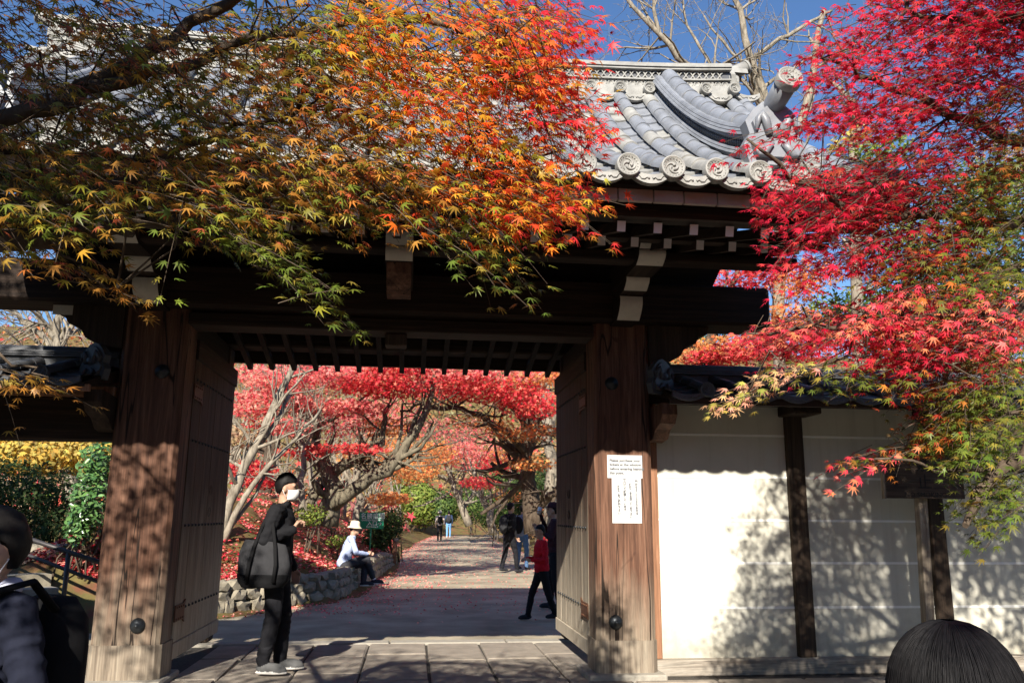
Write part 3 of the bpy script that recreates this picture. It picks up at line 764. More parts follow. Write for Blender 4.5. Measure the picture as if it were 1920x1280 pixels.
# ------------------------------------------------------------------ notices and signs
n1 = MB().box((1.775, 7.494, 1.735), (2.105, 7.4985, 1.945)).build('paper_notice', 'paper')
tag(n1, 'upper white paper notice in English taped to the gate pillar', 'notice')
for k, s in enumerate(('Please purchase your', 'tickets at the window', 'before entering beyond', 'this point.')):
    text_mesh('lettering', s, 0.034, 'grey_ink', Matrix.Translation((1.795, 7.4935, 1.895-.038*k)) @ FRONT, n1, 'LEFT', 0.0003)
n2 = MB().box((1.815, 7.4955, 1.33), (2.09, 7.4990, 1.737)).build('paper_notice', 'paper')
tag(n2, 'lower white paper notice with vertical Japanese text on the gate pillar', 'notice')
for k, (s, z0) in enumerate((('門からさきに入られる方は', 1.705), ('拝観券をお買い求め下さい', 1.675), ('窓口にて販売しています', 1.715), ('拝観券をご提示下さい', 1.655))):
    for j, ch in enumerate(s):
        text_mesh('lettering', ch, 0.027, 'grey_ink', Matrix.Translation((2.045-.055*k, 7.4950, z0-.0265*j)) @ FRONT, n2, 'CENTER', 0.0003)

sg = empty('wooden_sign', (4.8, 7.3, 0))
tag(sg, 'dark wooden no smoking signboard on a pale post before the wall', 'sign')
sgp = sub('post', sg, 'signpost_wood', lambda m: m.add([(4.715, 7.42, 0), (4.80, 7.42, 0), (4.80, 7.50, 0), (4.715, 7.50, 0), (4.735, 7.345, 1.98), (4.82, 7.345, 1.98), (4.82, 7.42, 1.98), (4.735, 7.42, 1.98)],
    [(0, 3, 2, 1), (4, 5, 6, 7), (0, 1, 5, 4), (1, 2, 6, 5), (2, 3, 7, 6), (3, 0, 4, 7)]))
for k in range(3):
    sub('board', sg, 'sign_wood', lambda m: m.box((4.37, 7.30+.001*k, 1.575+.147*k), (5.16, 7.335, 1.575+.147*k+.145), bevel=.003))
sub('board_edge', sg, 'signpost_wood', lambda m: m.box((4.352, 7.296, 1.57), (4.369, 7.338, 2.02)))
for k, ch in enumerate('禁止'): text_mesh('lettering', ch, 0.15, 'black_ink', Matrix.Translation((4.765, 7.2985, 1.885-.165*k)) @ FRONT, sg, 'CENTER', 0.001)
text_mesh('lettering', 'NO SMOKING', 0.066, 'black_ink', Matrix.Translation((4.765, 7.2985, 1.607)) @ FRONT, sg, 'CENTER', 0.001)
for k, ch in enumerate('火気厳禁'): text_mesh('lettering', ch, 0.055, 'black_ink', Matrix.Translation((4.475, 7.2985, 1.90-.065*k)) @ FRONT, sg, 'CENTER', 0.001)

gs = empty('green_sign', (-1.55, 21.0, 0))
tag(gs, 'green sign with white Japanese lettering on a thin pole by the bank', 'sign')
a_ = at(674, 960, 21.0); b_ = at(719, 991, 21.0)
sub('board', gs, 'sign_green', lambda m: m.box((a_.x, 20.98, b_.z), (b_.x, 21.02, a_.z), bevel=.004))
sub('pole', gs, 'sign_green', lambda m: m.tube([((a_.x+b_.x)/2-.02, 21.04, 0.2), ((a_.x+b_.x)/2, 21.04, a_.z)], .02, 8))
w_ = b_.x-a_.x; h_ = a_.z-b_.z; xc_ = (a_.x+b_.x)/2+.03
for s, sz, fy, dx in (('名勝庭園', .15, .24, 0), ('GARDEN ENTRANCE', .058, .47, 0), ('入口→', .125, .68, .05), ('ENTRANCE', .058, .88, 0)):
    text_mesh('lettering', s, sz, 'sign_white', Matrix.Translation((xc_+dx, 20.976, a_.z-h_*fy)) @ FRONT, gs, 'CENTER', 0.001)
# ------------------------------------------------------------------ foliage tools
leafmat('maple_leaf', 0.48, 0.42, 0.30)
leafmat('far_leaf', 0.45, 0.6, 0.2)
leafmat('glossy_leaf', 0.15, 0.25, 0.6)
leafmat('litter_leaf', 0.10, 0.7, 0.15)
def bark(name, a, b, sc=(9, 9, 2.5)):
    m, nt, bs_ = mat_nodes(name)
    f = noise_tex(nt, coords(nt, world=True, scale=sc), 1.5, 5, 0.7)
    r = ramp(nt, [(0.35, a), (0.62, b)]); nt.links.new(f, r.inputs[0]); nt.links.new(r.outputs[0], bs_.inputs['Base Color'])
    bs_.inputs['Roughness'].default_value = 0.9; bs_.inputs['Specular IOR Level'].default_value = 0.15
    bump(nt, bs_, f, 0.6, 0.02)
bark('bark_dark', (0.045, 0.032, 0.022), (0.12, 0.09, 0.065))
bark('bark_pale', (0.12, 0.10, 0.075), (0.30, 0.26, 0.20))
bark('bark_mossy', (0.06, 0.05, 0.035), (0.19, 0.165, 0.115))
bark('bark_twig', (0.13, 0.095, 0.07), (0.27, 0.21, 0.16))

def star_shape():
    lob = [(0, 1.0), (34, .95), (70, .80), (118, .48)]
    tips = [(math.radians(a), l) for a, l in lob]
    ring = []
    right = [(0.0, 1.0), (17, .31), (36, .94), (55, .28), (73, .76), (96, .21), (120, .44), (150, .13)]
    for a, l in right: ring.append((a, l))
    ring.append((180, .10))
    for a, l in right[::-1][:-1]: ring.append((-a, l))
    v = [(0, 0, 0.02)]
    for a, l in ring:
        t = math.radians(a); v.append((math.sin(t)*l*.62, math.cos(t)*l*.62+.0, -0.26*l*l))
    n = len(ring)
    return np.array(v), [(0, 1+(k+1) % n, 1+k) for k in range(n)]
STAR = star_shape()
QUAD = (np.array([(0, -.5, 0), (.34, .05, -.06), (0, .5, 0), (-.34, .05, -.06)]), [(0, 1, 2), (0, 2, 3)])
STAR5 = (np.array([(0, 0, 0)] + [(math.sin(2*math.pi*k/10)*(.55 if k % 2 == 0 else .20), math.cos(2*math.pi*k/10)*(.55 if k % 2 == 0 else .20), -.05*(k % 2 == 0)) for k in range(10)]), [(0, 1+(k+1) % 10, 1+k) for k in range(10)])
OVAL = (np.array([(0, -.5, 0), (.2, -.2, .03), (.22, .12, .03), (0, .5, -.05), (-.22, .12, .03), (-.2, -.2, .03)]), [(0, 1, 2), (0, 2, 3), (0, 3, 4), (0, 4, 5)])

def leaf_mesh(name, pos, nrm, axis, size, colr, shape, mat):
    V, Fc = shape; Fc = np.array(Fc); pos = np.asarray(pos, float); n = len(pos)
    nrm = np.asarray(nrm, float); nrm /= np.linalg.norm(nrm, axis=1, keepdims=True)+1e-9
    axis = np.asarray(axis, float); axis = axis - nrm*(axis*nrm).sum(1, keepdims=True); axis /= np.linalg.norm(axis, axis=1, keepdims=True)+1e-9
    bx = np.cross(axis, nrm)
    size = np.asarray(size, float)
    co = pos[:, None, :] + size[:, None, None]*(V[None, :, 0:1]*bx[:, None, :] + V[None, :, 1:2]*axis[:, None, :] + V[None, :, 2:3]*nrm[:, None, :])
    co = co.reshape(-1, 3); k = len(V)
    fi = (Fc[None] + (np.arange(n)*k)[:, None, None]).reshape(-1)
    me = bpy.data.meshes.new(name); me.vertices.add(len(co)); me.vertices.foreach_set('co', co.ravel())
    nf = n*len(Fc); me.loops.add(nf*3); me.loops.foreach_set('vertex_index', fi.astype(np.int32))
    me.polygons.add(nf); me.polygons.foreach_set('loop_start', (np.arange(nf)*3).astype(np.int32))
    ca = me.attributes.new('col', 'FLOAT_COLOR', 'POINT')
    cc = np.ones((n, k, 4)); cc[:, :, :3] = np.asarray(colr)[:, None, :]
    ca.data.foreach_set('color', cc.ravel())
    me.materials.append(MATS[mat]); me.update(calc_edges=True); me.validate()
    return me

PAL = {
 'orange': [(.85, .17, .02), (.80, .26, .03), (.88, .10, .03), (.75, .38, .04), (.50, .34, .03), (.30, .30, .03)],
 'orangered': [(.85, .09, .03), (.86, .16, .03), (.80, .05, .05), (.80, .28, .04), (.55, .32, .03)],
 'red': [(.75, .03, .04), (.82, .07, .04), (.60, .02, .03)],
 'brown': [(.50, .18, .04), (.56, .27, .05), (.40, .24, .04), (.24, .23, .035), (.46, .12, .05), (.34, .28, .04)],
 'olive': [(.23, .25, .035), (.29, .28, .04), (.38, .25, .035), (.17, .22, .035), (.43, .22, .035)],
 'green': [(.13, .19, .03), (.17, .23, .03), (.11, .15, .025), (.22, .25, .04), (.30, .24, .04)],
 'gold': [(.60, .30, .05), (.55, .24, .04), (.50, .33, .06)],
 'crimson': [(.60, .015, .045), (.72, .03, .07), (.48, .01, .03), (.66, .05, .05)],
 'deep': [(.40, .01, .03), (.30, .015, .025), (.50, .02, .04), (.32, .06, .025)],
 'pinkred': [(.80, .07, .11), (.72, .05, .07), (.84, .16, .14), (.80, .26, .12)],
 'redgreen': [(.45, .06, .03), (.30, .16, .03), (.18, .18, .03), (.50, .16, .03), (.14, .17, .025)],
 'yellowpink': [(.75, .45, .22), (.55, .45, .10), (.80, .36, .24), (.40, .42, .08)],
 'bgpink': [(.84, .16, .17), (.80, .28, .23), (.70, .09, .10), (.82, .36, .27)],
 'bgred': [(.75, .05, .07), (.66, .04, .06), (.80, .12, .09), (.55, .03, .04), (.78, .20, .14)],
 'bgorange': [(.80, .26, .07), (.75, .34, .12), (.70, .18, .06), (.62, .36, .14)],
 'bgtan': [(.48, .33, .19), (.56, .40, .24), (.38, .26, .15), (.60, .36, .22), (.34, .30, .15)],
 'bggreen': [(.07, .12, .03), (.11, .17, .04), (.16, .22, .05), (.05, .09, .025)],
 'lime': [(.22, .28, .05), (.30, .34, .07), (.16, .22, .04)],
 'yellow': [(.70, .48, .10), (.62, .40, .08), (.55, .45, .12), (.45, .36, .10)],
 'dkgreen': [(.035, .06, .02), (.05, .085, .025), (.07, .11, .03)],
 'camellia': [(.06, .14, .04), (.09, .19, .05), (.05, .11, .03), (.13, .24, .07)],
}
def pick(pal, n):
    p = np.array(PAL[pal]); c = p[NP.integers(0, len(p), n)]
    return np.clip(c*(NP.uniform(.75, 1.25, (n, 1)))*NP.uniform(.92, 1.08, (n, 3)), 0, 1)
def in_ball(n, flat=1.0):
    d = NP.normal(size=(n, 3)); d /= np.linalg.norm(d, axis=1, keepdims=True); r = NP.uniform(0, 1, (n, 1))**(1/2.4)
    q = d*r; q[:, 2] *= flat; return q

def near_maple(name, label, zones, crown_zones, limbs, lean, seed, side):
    """a tree close to the viewer: limbs, twigs, a mass of leaves and the 300 largest leaves one by one"""
    rg_ = np.random.default_rng(seed); P, Nn, A, S, Cc = [], [], [], [], []
    root = empty(name, limbs[0][0][0]); tag(root, label, 'tree')
    tr = MB(); pts_all = []
    for pts, r0, r1 in limbs:
        pts = [Vector(p) for p in pts]; k = len(pts)
        dense = []
        for i in range(k-1):
            for t in (0, .25, .5, .75):
                q = pts[i].lerp(pts[i+1], t) + Vector(rg_.normal(0, .012, 3)); dense.append(q)
        dense.append(pts[-1]); rad = [r0 + (r1-r0)*i/(len(dense)-1) for i in range(len(dense))]
        tr.tube(dense, rad, 8); pts_all += dense
    trunk = tr.build('trunk', 'bark_dark', root)
    PA = np.array([p[:] for p in pts_all]); tw = MB()
    for z in zones:
        cx, cy, rx, ry, n, pal = z[:6]; Y0, Y1 = z[6] if len(z) > 6 else (2.2, 3.2)
        left = int(n*2.9)
        while left > 0:
            m_ = int(rg_.integers(6, 15)); m_ = min(m_, left); left -= m_
            a = rg_.uniform(0, 2*math.pi); q = math.sqrt(rg_.uniform(0, 1))
            Y = rg_.uniform(Y0, Y1)
            c = at(cx+rx*q*math.cos(a), cy+ry*q*math.sin(a), Y)
            d = Vector((lean[0]+rg_.normal(0, .35), lean[1]+rg_.normal(0, .45), lean[2]+rg_.normal(0, .22))).normalized()
            L = 0.022*m_ + .06; base = c - d*L*.5
            path = [base + d*L*t + Vector((0, 0, -.10*L*t*t*2)) for t in (0, .35, .7, 1.0)]
            tw.tube(path, [.0018, .0015, .0012, .0008], 4, caps=False)
            # twig back towards the nearest limb
            dd = ((PA - np.array(base[:]))**2).sum(1); j = int(dd.argmin()); near = Vector(PA[j])
            if dd[j] < .8 and rg_.random() < .16:
                mid = base.lerp(near, .5) + Vector(rg_.normal(0, .05, 3)) + Vector((0, 0, .04))
                tw.tube([base, base.lerp(mid, .6), mid, near.lerp(mid, .3), near], [.002, .0024, .003, .0038, .005], 5, caps=False)
            sd = d.cross(Vector((0, 0, 1))).normalized(); cl = pick(pal, m_)*rg_.uniform(.75, 1.2); bn = Vector((rg_.normal(0, .28), -.42+rg_.normal(0, .34), .82))
            for i in range(m_):
                t = 1-(i//2)/max(1, m_/2); s = 1 if i % 2 else -1
                if i == 0: s = 0
                p = path[0].lerp(path[-1], t) + sd*s*.035 + Vector(rg_.normal(0, .012, 3))
                ax = (d*.7 + sd*s*.9 + Vector((0, 0, -.25)) + Vector(rg_.normal(0, .25, 3)))
                nr = bn + Vector(rg_.normal(0, .24, 3))
                P.append(p[:]); A.append(ax[:]); Nn.append(nr[:]); S.append(rg_.uniform(.037, .066)); Cc.append(cl[i])
    nz = len(P)
    for (c, r, n, pal, sz) in crown_zones:                 # the unseen rest of the crown; some clumps added only to cast shade
        q = in_ball(n)*np.array(r) + np.array(c)
        for p in q: P.append(p); A.append(rg_.normal(size=3)); Nn.append((rg_.normal(0, .3), -.25+rg_.normal(0, .3), .8)); S.append(rg_.uniform(.8, 1.25)*sz)
        Cc += list(pick(pal, n))
        c = Vector(c)
        for k in range(14):
            d = Vector(rg_.normal(size=3)); d.z = abs(d.z)*.4-.1; e = c + Vector((d.x*r[0]*.55, d.y*r[1]*.55, d.z*r[2]*.7)); dd = ((PA-np.array(e[:]))**2).sum(1); near = Vector(PA[int(dd.argmin())])
            if (near-e).length < 1.6: tw.tube([near, near.lerp(e, .5)+Vector((0, 0, .15)), e], [.010, .007, .003], 5, caps=False)
    P = np.array(P); A = np.array(A); Nn = np.array(Nn); S = np.array(S); Cc = np.array(Cc)
    ts = tw.build('twigs', 'bark_dark', trunk); ts['kind'] = 'stuff'
    # nearest, largest leaves as pieces of their own
    dist = np.linalg.norm(P[:nz]-np.array((0, 0, CAM_H)), axis=1); order = np.argsort(-(S[:nz]/dist)); big = order[:290]
    mask = np.ones(len(P), bool); mask[big] = False
    cm = leaf_mesh('crown', P[mask], Nn[mask], A[mask], S[mask], Cc[mask], STAR, 'maple_leaf')
    crown = link('crown', cm, root); crown['kind'] = 'stuff'
    cache = {}
    for i in big:
        key = tuple(np.round(Cc[i]*9).astype(int))
        if key not in cache:
            cache[key] = leaf_mesh('leaf', [(0, 0, 0)], [(0, 0, 1)], [(0, 1, 0)], [1.0], [Cc[i]], STAR, 'maple_leaf')
        nv = Vector(Nn[i]).normalized(); ax = Vector(A[i]); ax = (ax-nv*ax.dot(nv)).normalized(); bx = ax.cross(nv)
        M = Matrix((bx, ax, nv)).transposed().to_4x4(); M = Matrix.Translation(P[i]) @ M @ Matrix.Scale(float(S[i]), 4)
        link('leaf', cache[key], root, M)
    return root

ZL = [(120, 45, 170, 70, 215, 'brown'), (330, 70, 170, 60, 170, 'brown'), (570, 60, 150, 80, 240, 'olive'), (680, 40, 90, 60, 90, 'orange'),
 (90, 200, 130, 70, 190, 'brown'), (300, 200, 160, 60, 165, 'olive'), (500, 190, 150, 70, 200, 'brown'),
 (80, 330, 150, 80, 240, 'olive'), (260, 310, 170, 70, 190, 'brown'), (470, 310, 170, 70, 230, 'brown'), (640, 310, 120, 70, 130, 'brown'),
 (620, 170, 110, 90, 180, 'brown'), (60, 420, 90, 50, 80, 'brown'), (330, 375, 150, 30, 80, 'olive'), (560, 370, 130, 25, 55, 'olive'),
 (800, 60, 190, 90, 340, 'orange'), (975, 60, 115, 80, 290, 'orangered'), (780, 190, 150, 80, 230, 'orange'), (930, 170, 145, 85, 330, 'orangered'),
 (1045, 205, 55, 50, 95, 'red'), (900, 290, 130, 60, 170, 'orange'), (985, 365, 85, 42, 190, 'orangered'), (750, 350, 110, 60, 90, 'brown'),
 (1000, 290, 65, 35, 55, 'orange'), (850, 385, 110, 30, 80, 'orange'), (1040, 20, 50, 40, 70, 'red'),
 (420, 418, 100, 16, 44, 'green'), (490, 455, 55, 22, 36, 'green'), (545, 500, 32, 22, 24, 'green'), (590, 545, 18, 18, 11, 'green'), (625, 585, 8, 14, 5, 'green'),
 (890, 440, 90, 28, 62, 'green'), (915, 490, 45, 20, 20, 'green'), (925, 525, 22, 10, 6, 'gold'),  (165, 505, 50, 18, 15, 'gold', (2.5, 2.8)), (220, 535, 24, 8, 5, 'gold', (2.5, 2.8)), (30, 690, 40, 18, 8, 'gold', (2.5, 2.8)), (85, 708, 20, 8, 4, 'gold', (2.5, 2.8)), (10, 735, 16, 8, 3, 'gold', (2.5, 2.8))]
LL = [([(-3.6, 1.4, -0.1), (-3.3, 1.5, 1.0), (-2.9, 1.7, 2.0), (-2.5, 1.9, 2.75), (-2.2, 2.0, 3.4), (-2.1, 1.6, 4.3)], .17, .06),
 ([(-2.9, 1.7, 2.0), at(-120, 460, 2.5), at(60, 452, 2.6), at(190, 430, 2.7), at(290, 418, 2.8), at(420, 400, 2.9)], .05, .012),
 ([(-2.5, 1.9, 2.75), at(-80, 250, 2.6), at(120, 190, 2.7), at(280, 90, 2.7), at(430, 10, 2.7), at(520, -60, 2.7)], .036, .014),
 ([at(60, 210, 2.65), at(200, 165, 2.7), at(330, 120, 2.7), at(520, 70, 2.6), at(760, 20, 2.6)], .028, .009),
 ([at(-60, 400, 2.5), at(100, 385, 2.6), at(230, 345, 2.7), at(400, 250, 2.7), at(560, 210, 2.7)], .022, .006),
 ([at(420, 400, 2.9), at(600, 400, 2.9), at(760, 350, 2.8), at(900, 320, 2.7), at(1060, 280, 2.6)], .012, .004),
 ([(-2.2, 2.0, 3.4), at(300, -60, 2.6), at(560, -30, 2.6), at(800, 40, 2.6), at(980, 120, 2.6)], .035, .007),
 ([(-2.1, 1.6, 4.3), (-1.4, 1.2, 4.5), (-.7, .9, 4.5)], .04, .01), ([(-2.2, 2.0, 3.4), (-3.2, 2.6, 4.4), (-4.2, 3.4, 4.9)], .04, .01),
 ([(-2.1, 1.6, 4.3), (-2.2, .6, 4.9), (-2.3, -.6, 5.2)], .04, .01), ([at(700, 390, 2.8), at(800, 420, 2.7), at(880, 450, 2.7)], .006, .003), ([at(400, 400, 2.8), at(480, 455, 2.8), at(580, 535, 2.8)], .007, .002),
 ([at(60, 450, 2.65), at(140, 490, 2.65), at(220, 540, 2.65)], .006, .002), ([at(-60, 640, 2.65), at(40, 690, 2.65), at(90, 710, 2.65)], .006, .002)]
flush_text() if TEXTQ else None
near_maple('maple_tree', 'maple in front of the gate with orange, brown and green leaves hanging over its roof', ZL,
  [((-1.85, 1.0, 3.55), (.95, .7, .42), 1700, 'olive', .09), ((-1.8, .3, 4.1), (.95, .9, .5), 1800, 'olive', .09), ((-5.0, 2.4, 6.2), (1.0, 1.0, .8), 900, 'brown', .10), ((-2.9, .0, 4.7), (1.5, 1.3, .8), 1700, 'olive', .10), ((-3.75, 2.6, 4.35), (1.0, 1.3, .85), 1500, 'brown', .09), ((-1.8, .6, 2.75), (.7, .5, .3), 700, 'olive', .09)], LL, (.75, .1, -.28), 21, -1)  # last clump is added out of view to shade the pupil

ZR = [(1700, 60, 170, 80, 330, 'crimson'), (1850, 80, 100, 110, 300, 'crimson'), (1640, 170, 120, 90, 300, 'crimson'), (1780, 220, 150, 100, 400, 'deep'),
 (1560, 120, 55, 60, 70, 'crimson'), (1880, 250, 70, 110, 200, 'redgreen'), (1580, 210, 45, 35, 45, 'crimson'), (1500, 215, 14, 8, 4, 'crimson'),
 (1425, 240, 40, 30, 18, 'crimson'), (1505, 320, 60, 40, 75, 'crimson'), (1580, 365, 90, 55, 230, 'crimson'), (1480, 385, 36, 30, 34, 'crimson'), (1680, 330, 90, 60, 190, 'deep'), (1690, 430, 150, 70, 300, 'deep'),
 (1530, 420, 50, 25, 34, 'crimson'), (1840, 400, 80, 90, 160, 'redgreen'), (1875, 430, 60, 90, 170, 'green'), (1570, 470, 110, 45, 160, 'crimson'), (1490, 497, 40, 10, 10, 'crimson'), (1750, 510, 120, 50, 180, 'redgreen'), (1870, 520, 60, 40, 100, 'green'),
 (1430, 620, 55, 10, 18, 'pinkred'), (1510, 605, 80, 24, 80, 'pinkred'), (1620, 590, 100, 40, 170, 'pinkred'), (1740, 575, 110, 48, 240, 'pinkred'), (1860, 590, 80, 60, 230, 'pinkred'),
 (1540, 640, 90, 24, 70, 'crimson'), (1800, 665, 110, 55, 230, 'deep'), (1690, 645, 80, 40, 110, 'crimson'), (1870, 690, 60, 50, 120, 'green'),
 (1475, 690, 40, 14, 22, 'yellowpink'), (1415, 725, 24, 12, 11, 'yellowpink'), (1385, 745, 12, 7, 6, 'yellowpink'), (1620, 690, 90, 20, 50, 'green'),
 (1740, 715, 90, 30, 80, 'redgreen'), (1850, 770, 80, 70, 220, 'green'), (1770, 790, 60, 40, 80, 'redgreen'),
 (1620, 855, 40, 14, 22, 'pinkred'), (1680, 838, 55, 13, 30, 'redgreen'), (1800, 812, 60, 24, 70, 'green'), (1870, 850, 50, 42, 90, 'green'), (1850, 925, 40, 26, 30, 'green'), (1890, 930, 40, 40, 50, 'green')]
ZR = [z + ((2.9, 4.1),) if z[0] > 1500 else z + ((2.7, 3.3),) for z in ZR]
LR = [([(4.3, 3.6, -0.1), (4.1, 3.6, 1.2), (3.8, 3.5, 2.2), (3.5, 3.3, 3.1), (3.3, 3.1, 4.0), (3.2, 3.0, 4.8)], .16, .06),
 ([(3.9, 3.55, 1.9), at(1990, 820, 3.3), at(1890, 860, 3.2), at(1840, 930, 3.1), at(1810, 985, 3.0)], .045, .012),
 ([at(1990, 820, 3.3), at(1880, 870, 3.2), at(1760, 880, 3.1), at(1640, 860, 3.0)], .014, .004),
 ([(3.8, 3.5, 2.2), at(1960, 560, 3.5), at(1850, 590, 3.4), at(1720, 590, 3.3), at(1560, 610, 3.2), at(1400, 625, 3.1)], .035, .004),
 ([at(1850, 600, 3.4), at(1700, 660, 3.2), at(1540, 680, 3.1), at(1400, 740, 3.0)], .012, .003),
 ([(3.5, 3.3, 3.1), at(1900, 420, 3.6), at(1740, 410, 3.5), at(1600, 400, 3.3), at(1480, 330, 3.1), at(1400, 260, 3.0)], .035, .005),
 ([(3.5, 3.3, 3.1), at(1880, 260, 3.6), at(1760, 200, 3.5), at(1640, 150, 3.4), at(1540, 110, 3.3)], .035, .006),
 ([(3.3, 3.1, 4.0), at(1850, 60, 3.6), at(1700, 20, 3.5)], .03, .008), ([(3.2, 3.0, 4.8), (2.6, 2.6, 5.0), (2.2, 2.2, 4.9)], .03, .008), ([(3.2, 3.0, 4.8), (4.2, 3.4, 5.2), (5.0, 3.8, 5.2)], .03, .008),
 ([at(1990, 500, 3.6), at(1880, 500, 3.7), at(1740, 500, 3.7)], .015, .005), ([at(1990, 760, 3.4), at(1860, 770, 3.4), at(1740, 780, 3.3)], .012, .004)]
flush_text() if TEXTQ else None
near_maple('maple_tree', 'maple in front of the wall with crimson leaves turning green low down', ZR,
  [((3.45, 2.9, 4.55), (1.35, 1.1, .75), 5200, 'crimson', .10), ((4.9, 3.4, 3.9), (.9, 1.1, 1.1), 3400, 'redgreen', .10), ((3.8, 4.2, 4.5), (1.1, .7, .55), 2200, 'crimson', .10), ((.75, -.45, 2.65), (.7, .5, .35), 900, 'crimson', .09), ((2.7, 1.2, 4.25), (1.0, .7, .6), 1300, 'crimson', .10)], LR, (-.8, -.15, -.22), 22, 1)  # small clump behind the viewer is added to shade the dark-haired person

# ------------------------------------------------------------------ trees behind the gate
def grow(mb, p, d, L, r, lev, rg_, tips, spread=.7, up=.12, nseg=4, minr=.0035):
    pts = [p]; rad = [r]; q = p.copy(); dd = d.copy()
    for k in range(nseg):
        dd = (dd + Vector(rg_.normal(0, .16, 3)) + Vector((0, 0, up*.5))).normalized(); q = q + dd*(L/nseg); pts.append(q.copy()); rad.append(max(minr, r*(1-.55*(k+1)/nseg)))
    mb.tube(pts, rad, 6 if r > .03 else 4, caps=False)
    tips.append(q)
    if lev <= 0: return
    for k in range(int(rg_.integers(2, 4))):
        i = int(rg_.integers(1, nseg+1)); nd = (dd + Vector(rg_.normal(0, spread, 3))).normalized()
        grow(mb, pts[i], nd, L*rg_.uniform(.5, .78), rad[i]*.66, lev-1, rg_, tips, spread, up, nseg, minr)
def far_tree(name, label, cat, limbs, pads, barkm, seed, lev=2, blen=1.2, leafm='far_leaf', group=None, spread=.7, leafsize=(.07, .12), shape=STAR5, up=.12, minr=.0035, dens=3, joinpads=True):
    """limbs: ([points], r0, r1); pads: (centre, radii, count, palette)"""
    rg_ = np.random.default_rng(seed); root = empty(name, limbs[0][0][0]); tag(root, label, cat, group)
    tr = MB(); br = MB(); tips = []
    for pts, r0, r1 in limbs:
        pts = [Vector(p) for p in pts]; dense = []
        for i in range(len(pts)-1):
            for t in (0, .34, .67): dense.append(pts[i].lerp(pts[i+1], t) + Vector(rg_.normal(0, .35*r0, 3))*(i > 0))
        dense.append(pts[-1]); n = len(dense); rad = [r0+(r1-r0)*i/(n-1) for i in range(n)]
        tr.tube(dense, rad, 10)
        if lev >= 0:
            for k in range(dens*(len(pts)-1)):
                i = int(rg_.integers(n//4, n)); t = (dense[min(i+1, n-1)]-dense[i-1]).normalized()
                grow(br, dense[i], (t*.8+Vector(rg_.normal(0, spread, 3))).normalized(), blen*rg_.uniform(.6, 1.2), rad[i]*.5, lev, rg_, tips, spread, up, minr=minr)
    tr.build('trunk', barkm, root)
    if br.v: b = br.build('branches', barkm, root); b['kind'] = 'stuff'
    P, Cc = [], []
    for c, r, n, pal in pads:
        P.append(in_ball(n)*np.array(r) + np.array(c[:])); Cc.append(pick(pal, n))
        if joinpads and br.v is not None and lev >= 0:
            pass
    if P:
        P = np.concatenate(P); Cc = np.concatenate(Cc); n = len(P)
        nr = NP.normal(0, .55, (n, 3)) + np.array((-.1, -.35, .75)); ax = NP.normal(size=(n, 3)); ax[:, 2] -= .4
        me = leaf_mesh('crown', P, nr, ax, NP.uniform(leafsize[0], leafsize[1], n), Cc, shape, leafm); c_ = link('crown', me, root); c_['kind'] = 'stuff'
    return root
def pad(px, py, Y, rx, ry, n, pal, dy=1.0):
    s = Y/FPX*1.02; return (at(px, py, Y), (rx*s, dy, ry*s), n, pal)
def A_(Y, *pp): return [at(a, b, Y) for a, b in pp]
def A3(*pp): return [at(a, b, Y) for a, b, Y in pp]

far_tree('maple_tree', 'pale leaning maple trunk rising beside the left door leaf', 'tree',
  [(A3((398, 1040, 14.6), (430, 950, 14.8), (478, 840, 15.2), (520, 750, 15.6), (548, 690, 16), (590, 590, 16.4)), .095, .045), (A3((470, 855, 15.2), (520, 790, 15.6), (545, 740, 16)), .05, .03),
   (A3((412, 1030, 14.6), (455, 930, 14.6), (510, 870, 14.9), (560, 820, 15.2), (600, 770, 15.5)), .06, .02), (A3((420, 1005, 14.6), (480, 925, 14.8), (500, 880, 15)), .035, .02)],
  [pad(470, 760, 17, 50, 26, 700, 'bgpink'), pad(470, 880, 16, 45, 16, 420, 'bgred'), pad(520, 720, 17, 60, 20, 600, 'bgpink'), pad(450, 820, 17, 40, 20, 400, 'bgtan'), pad(540, 800, 17, 50, 18, 420, 'bgpink')], 'bark_pale', 31, 1, .9, minr=.0025)
far_tree('maple_tree', 'slender upright maple sapling between the two big trunks on the bank', 'tree',
  [(A3((566, 985, 17), (566, 900, 17), (569, 840, 17.1), (560, 790, 17.3), (548, 720, 17.6)), .075, .03), (A3((568, 850, 17.1), (590, 800, 17), (600, 760, 17)), .03, .015)],
  [pad(560, 760, 17.5, 50, 16, 260, 'bgpink'), pad(500, 800, 17.5, 50, 14, 180, 'bgred')], 'bark_pale', 32, 2, .8)
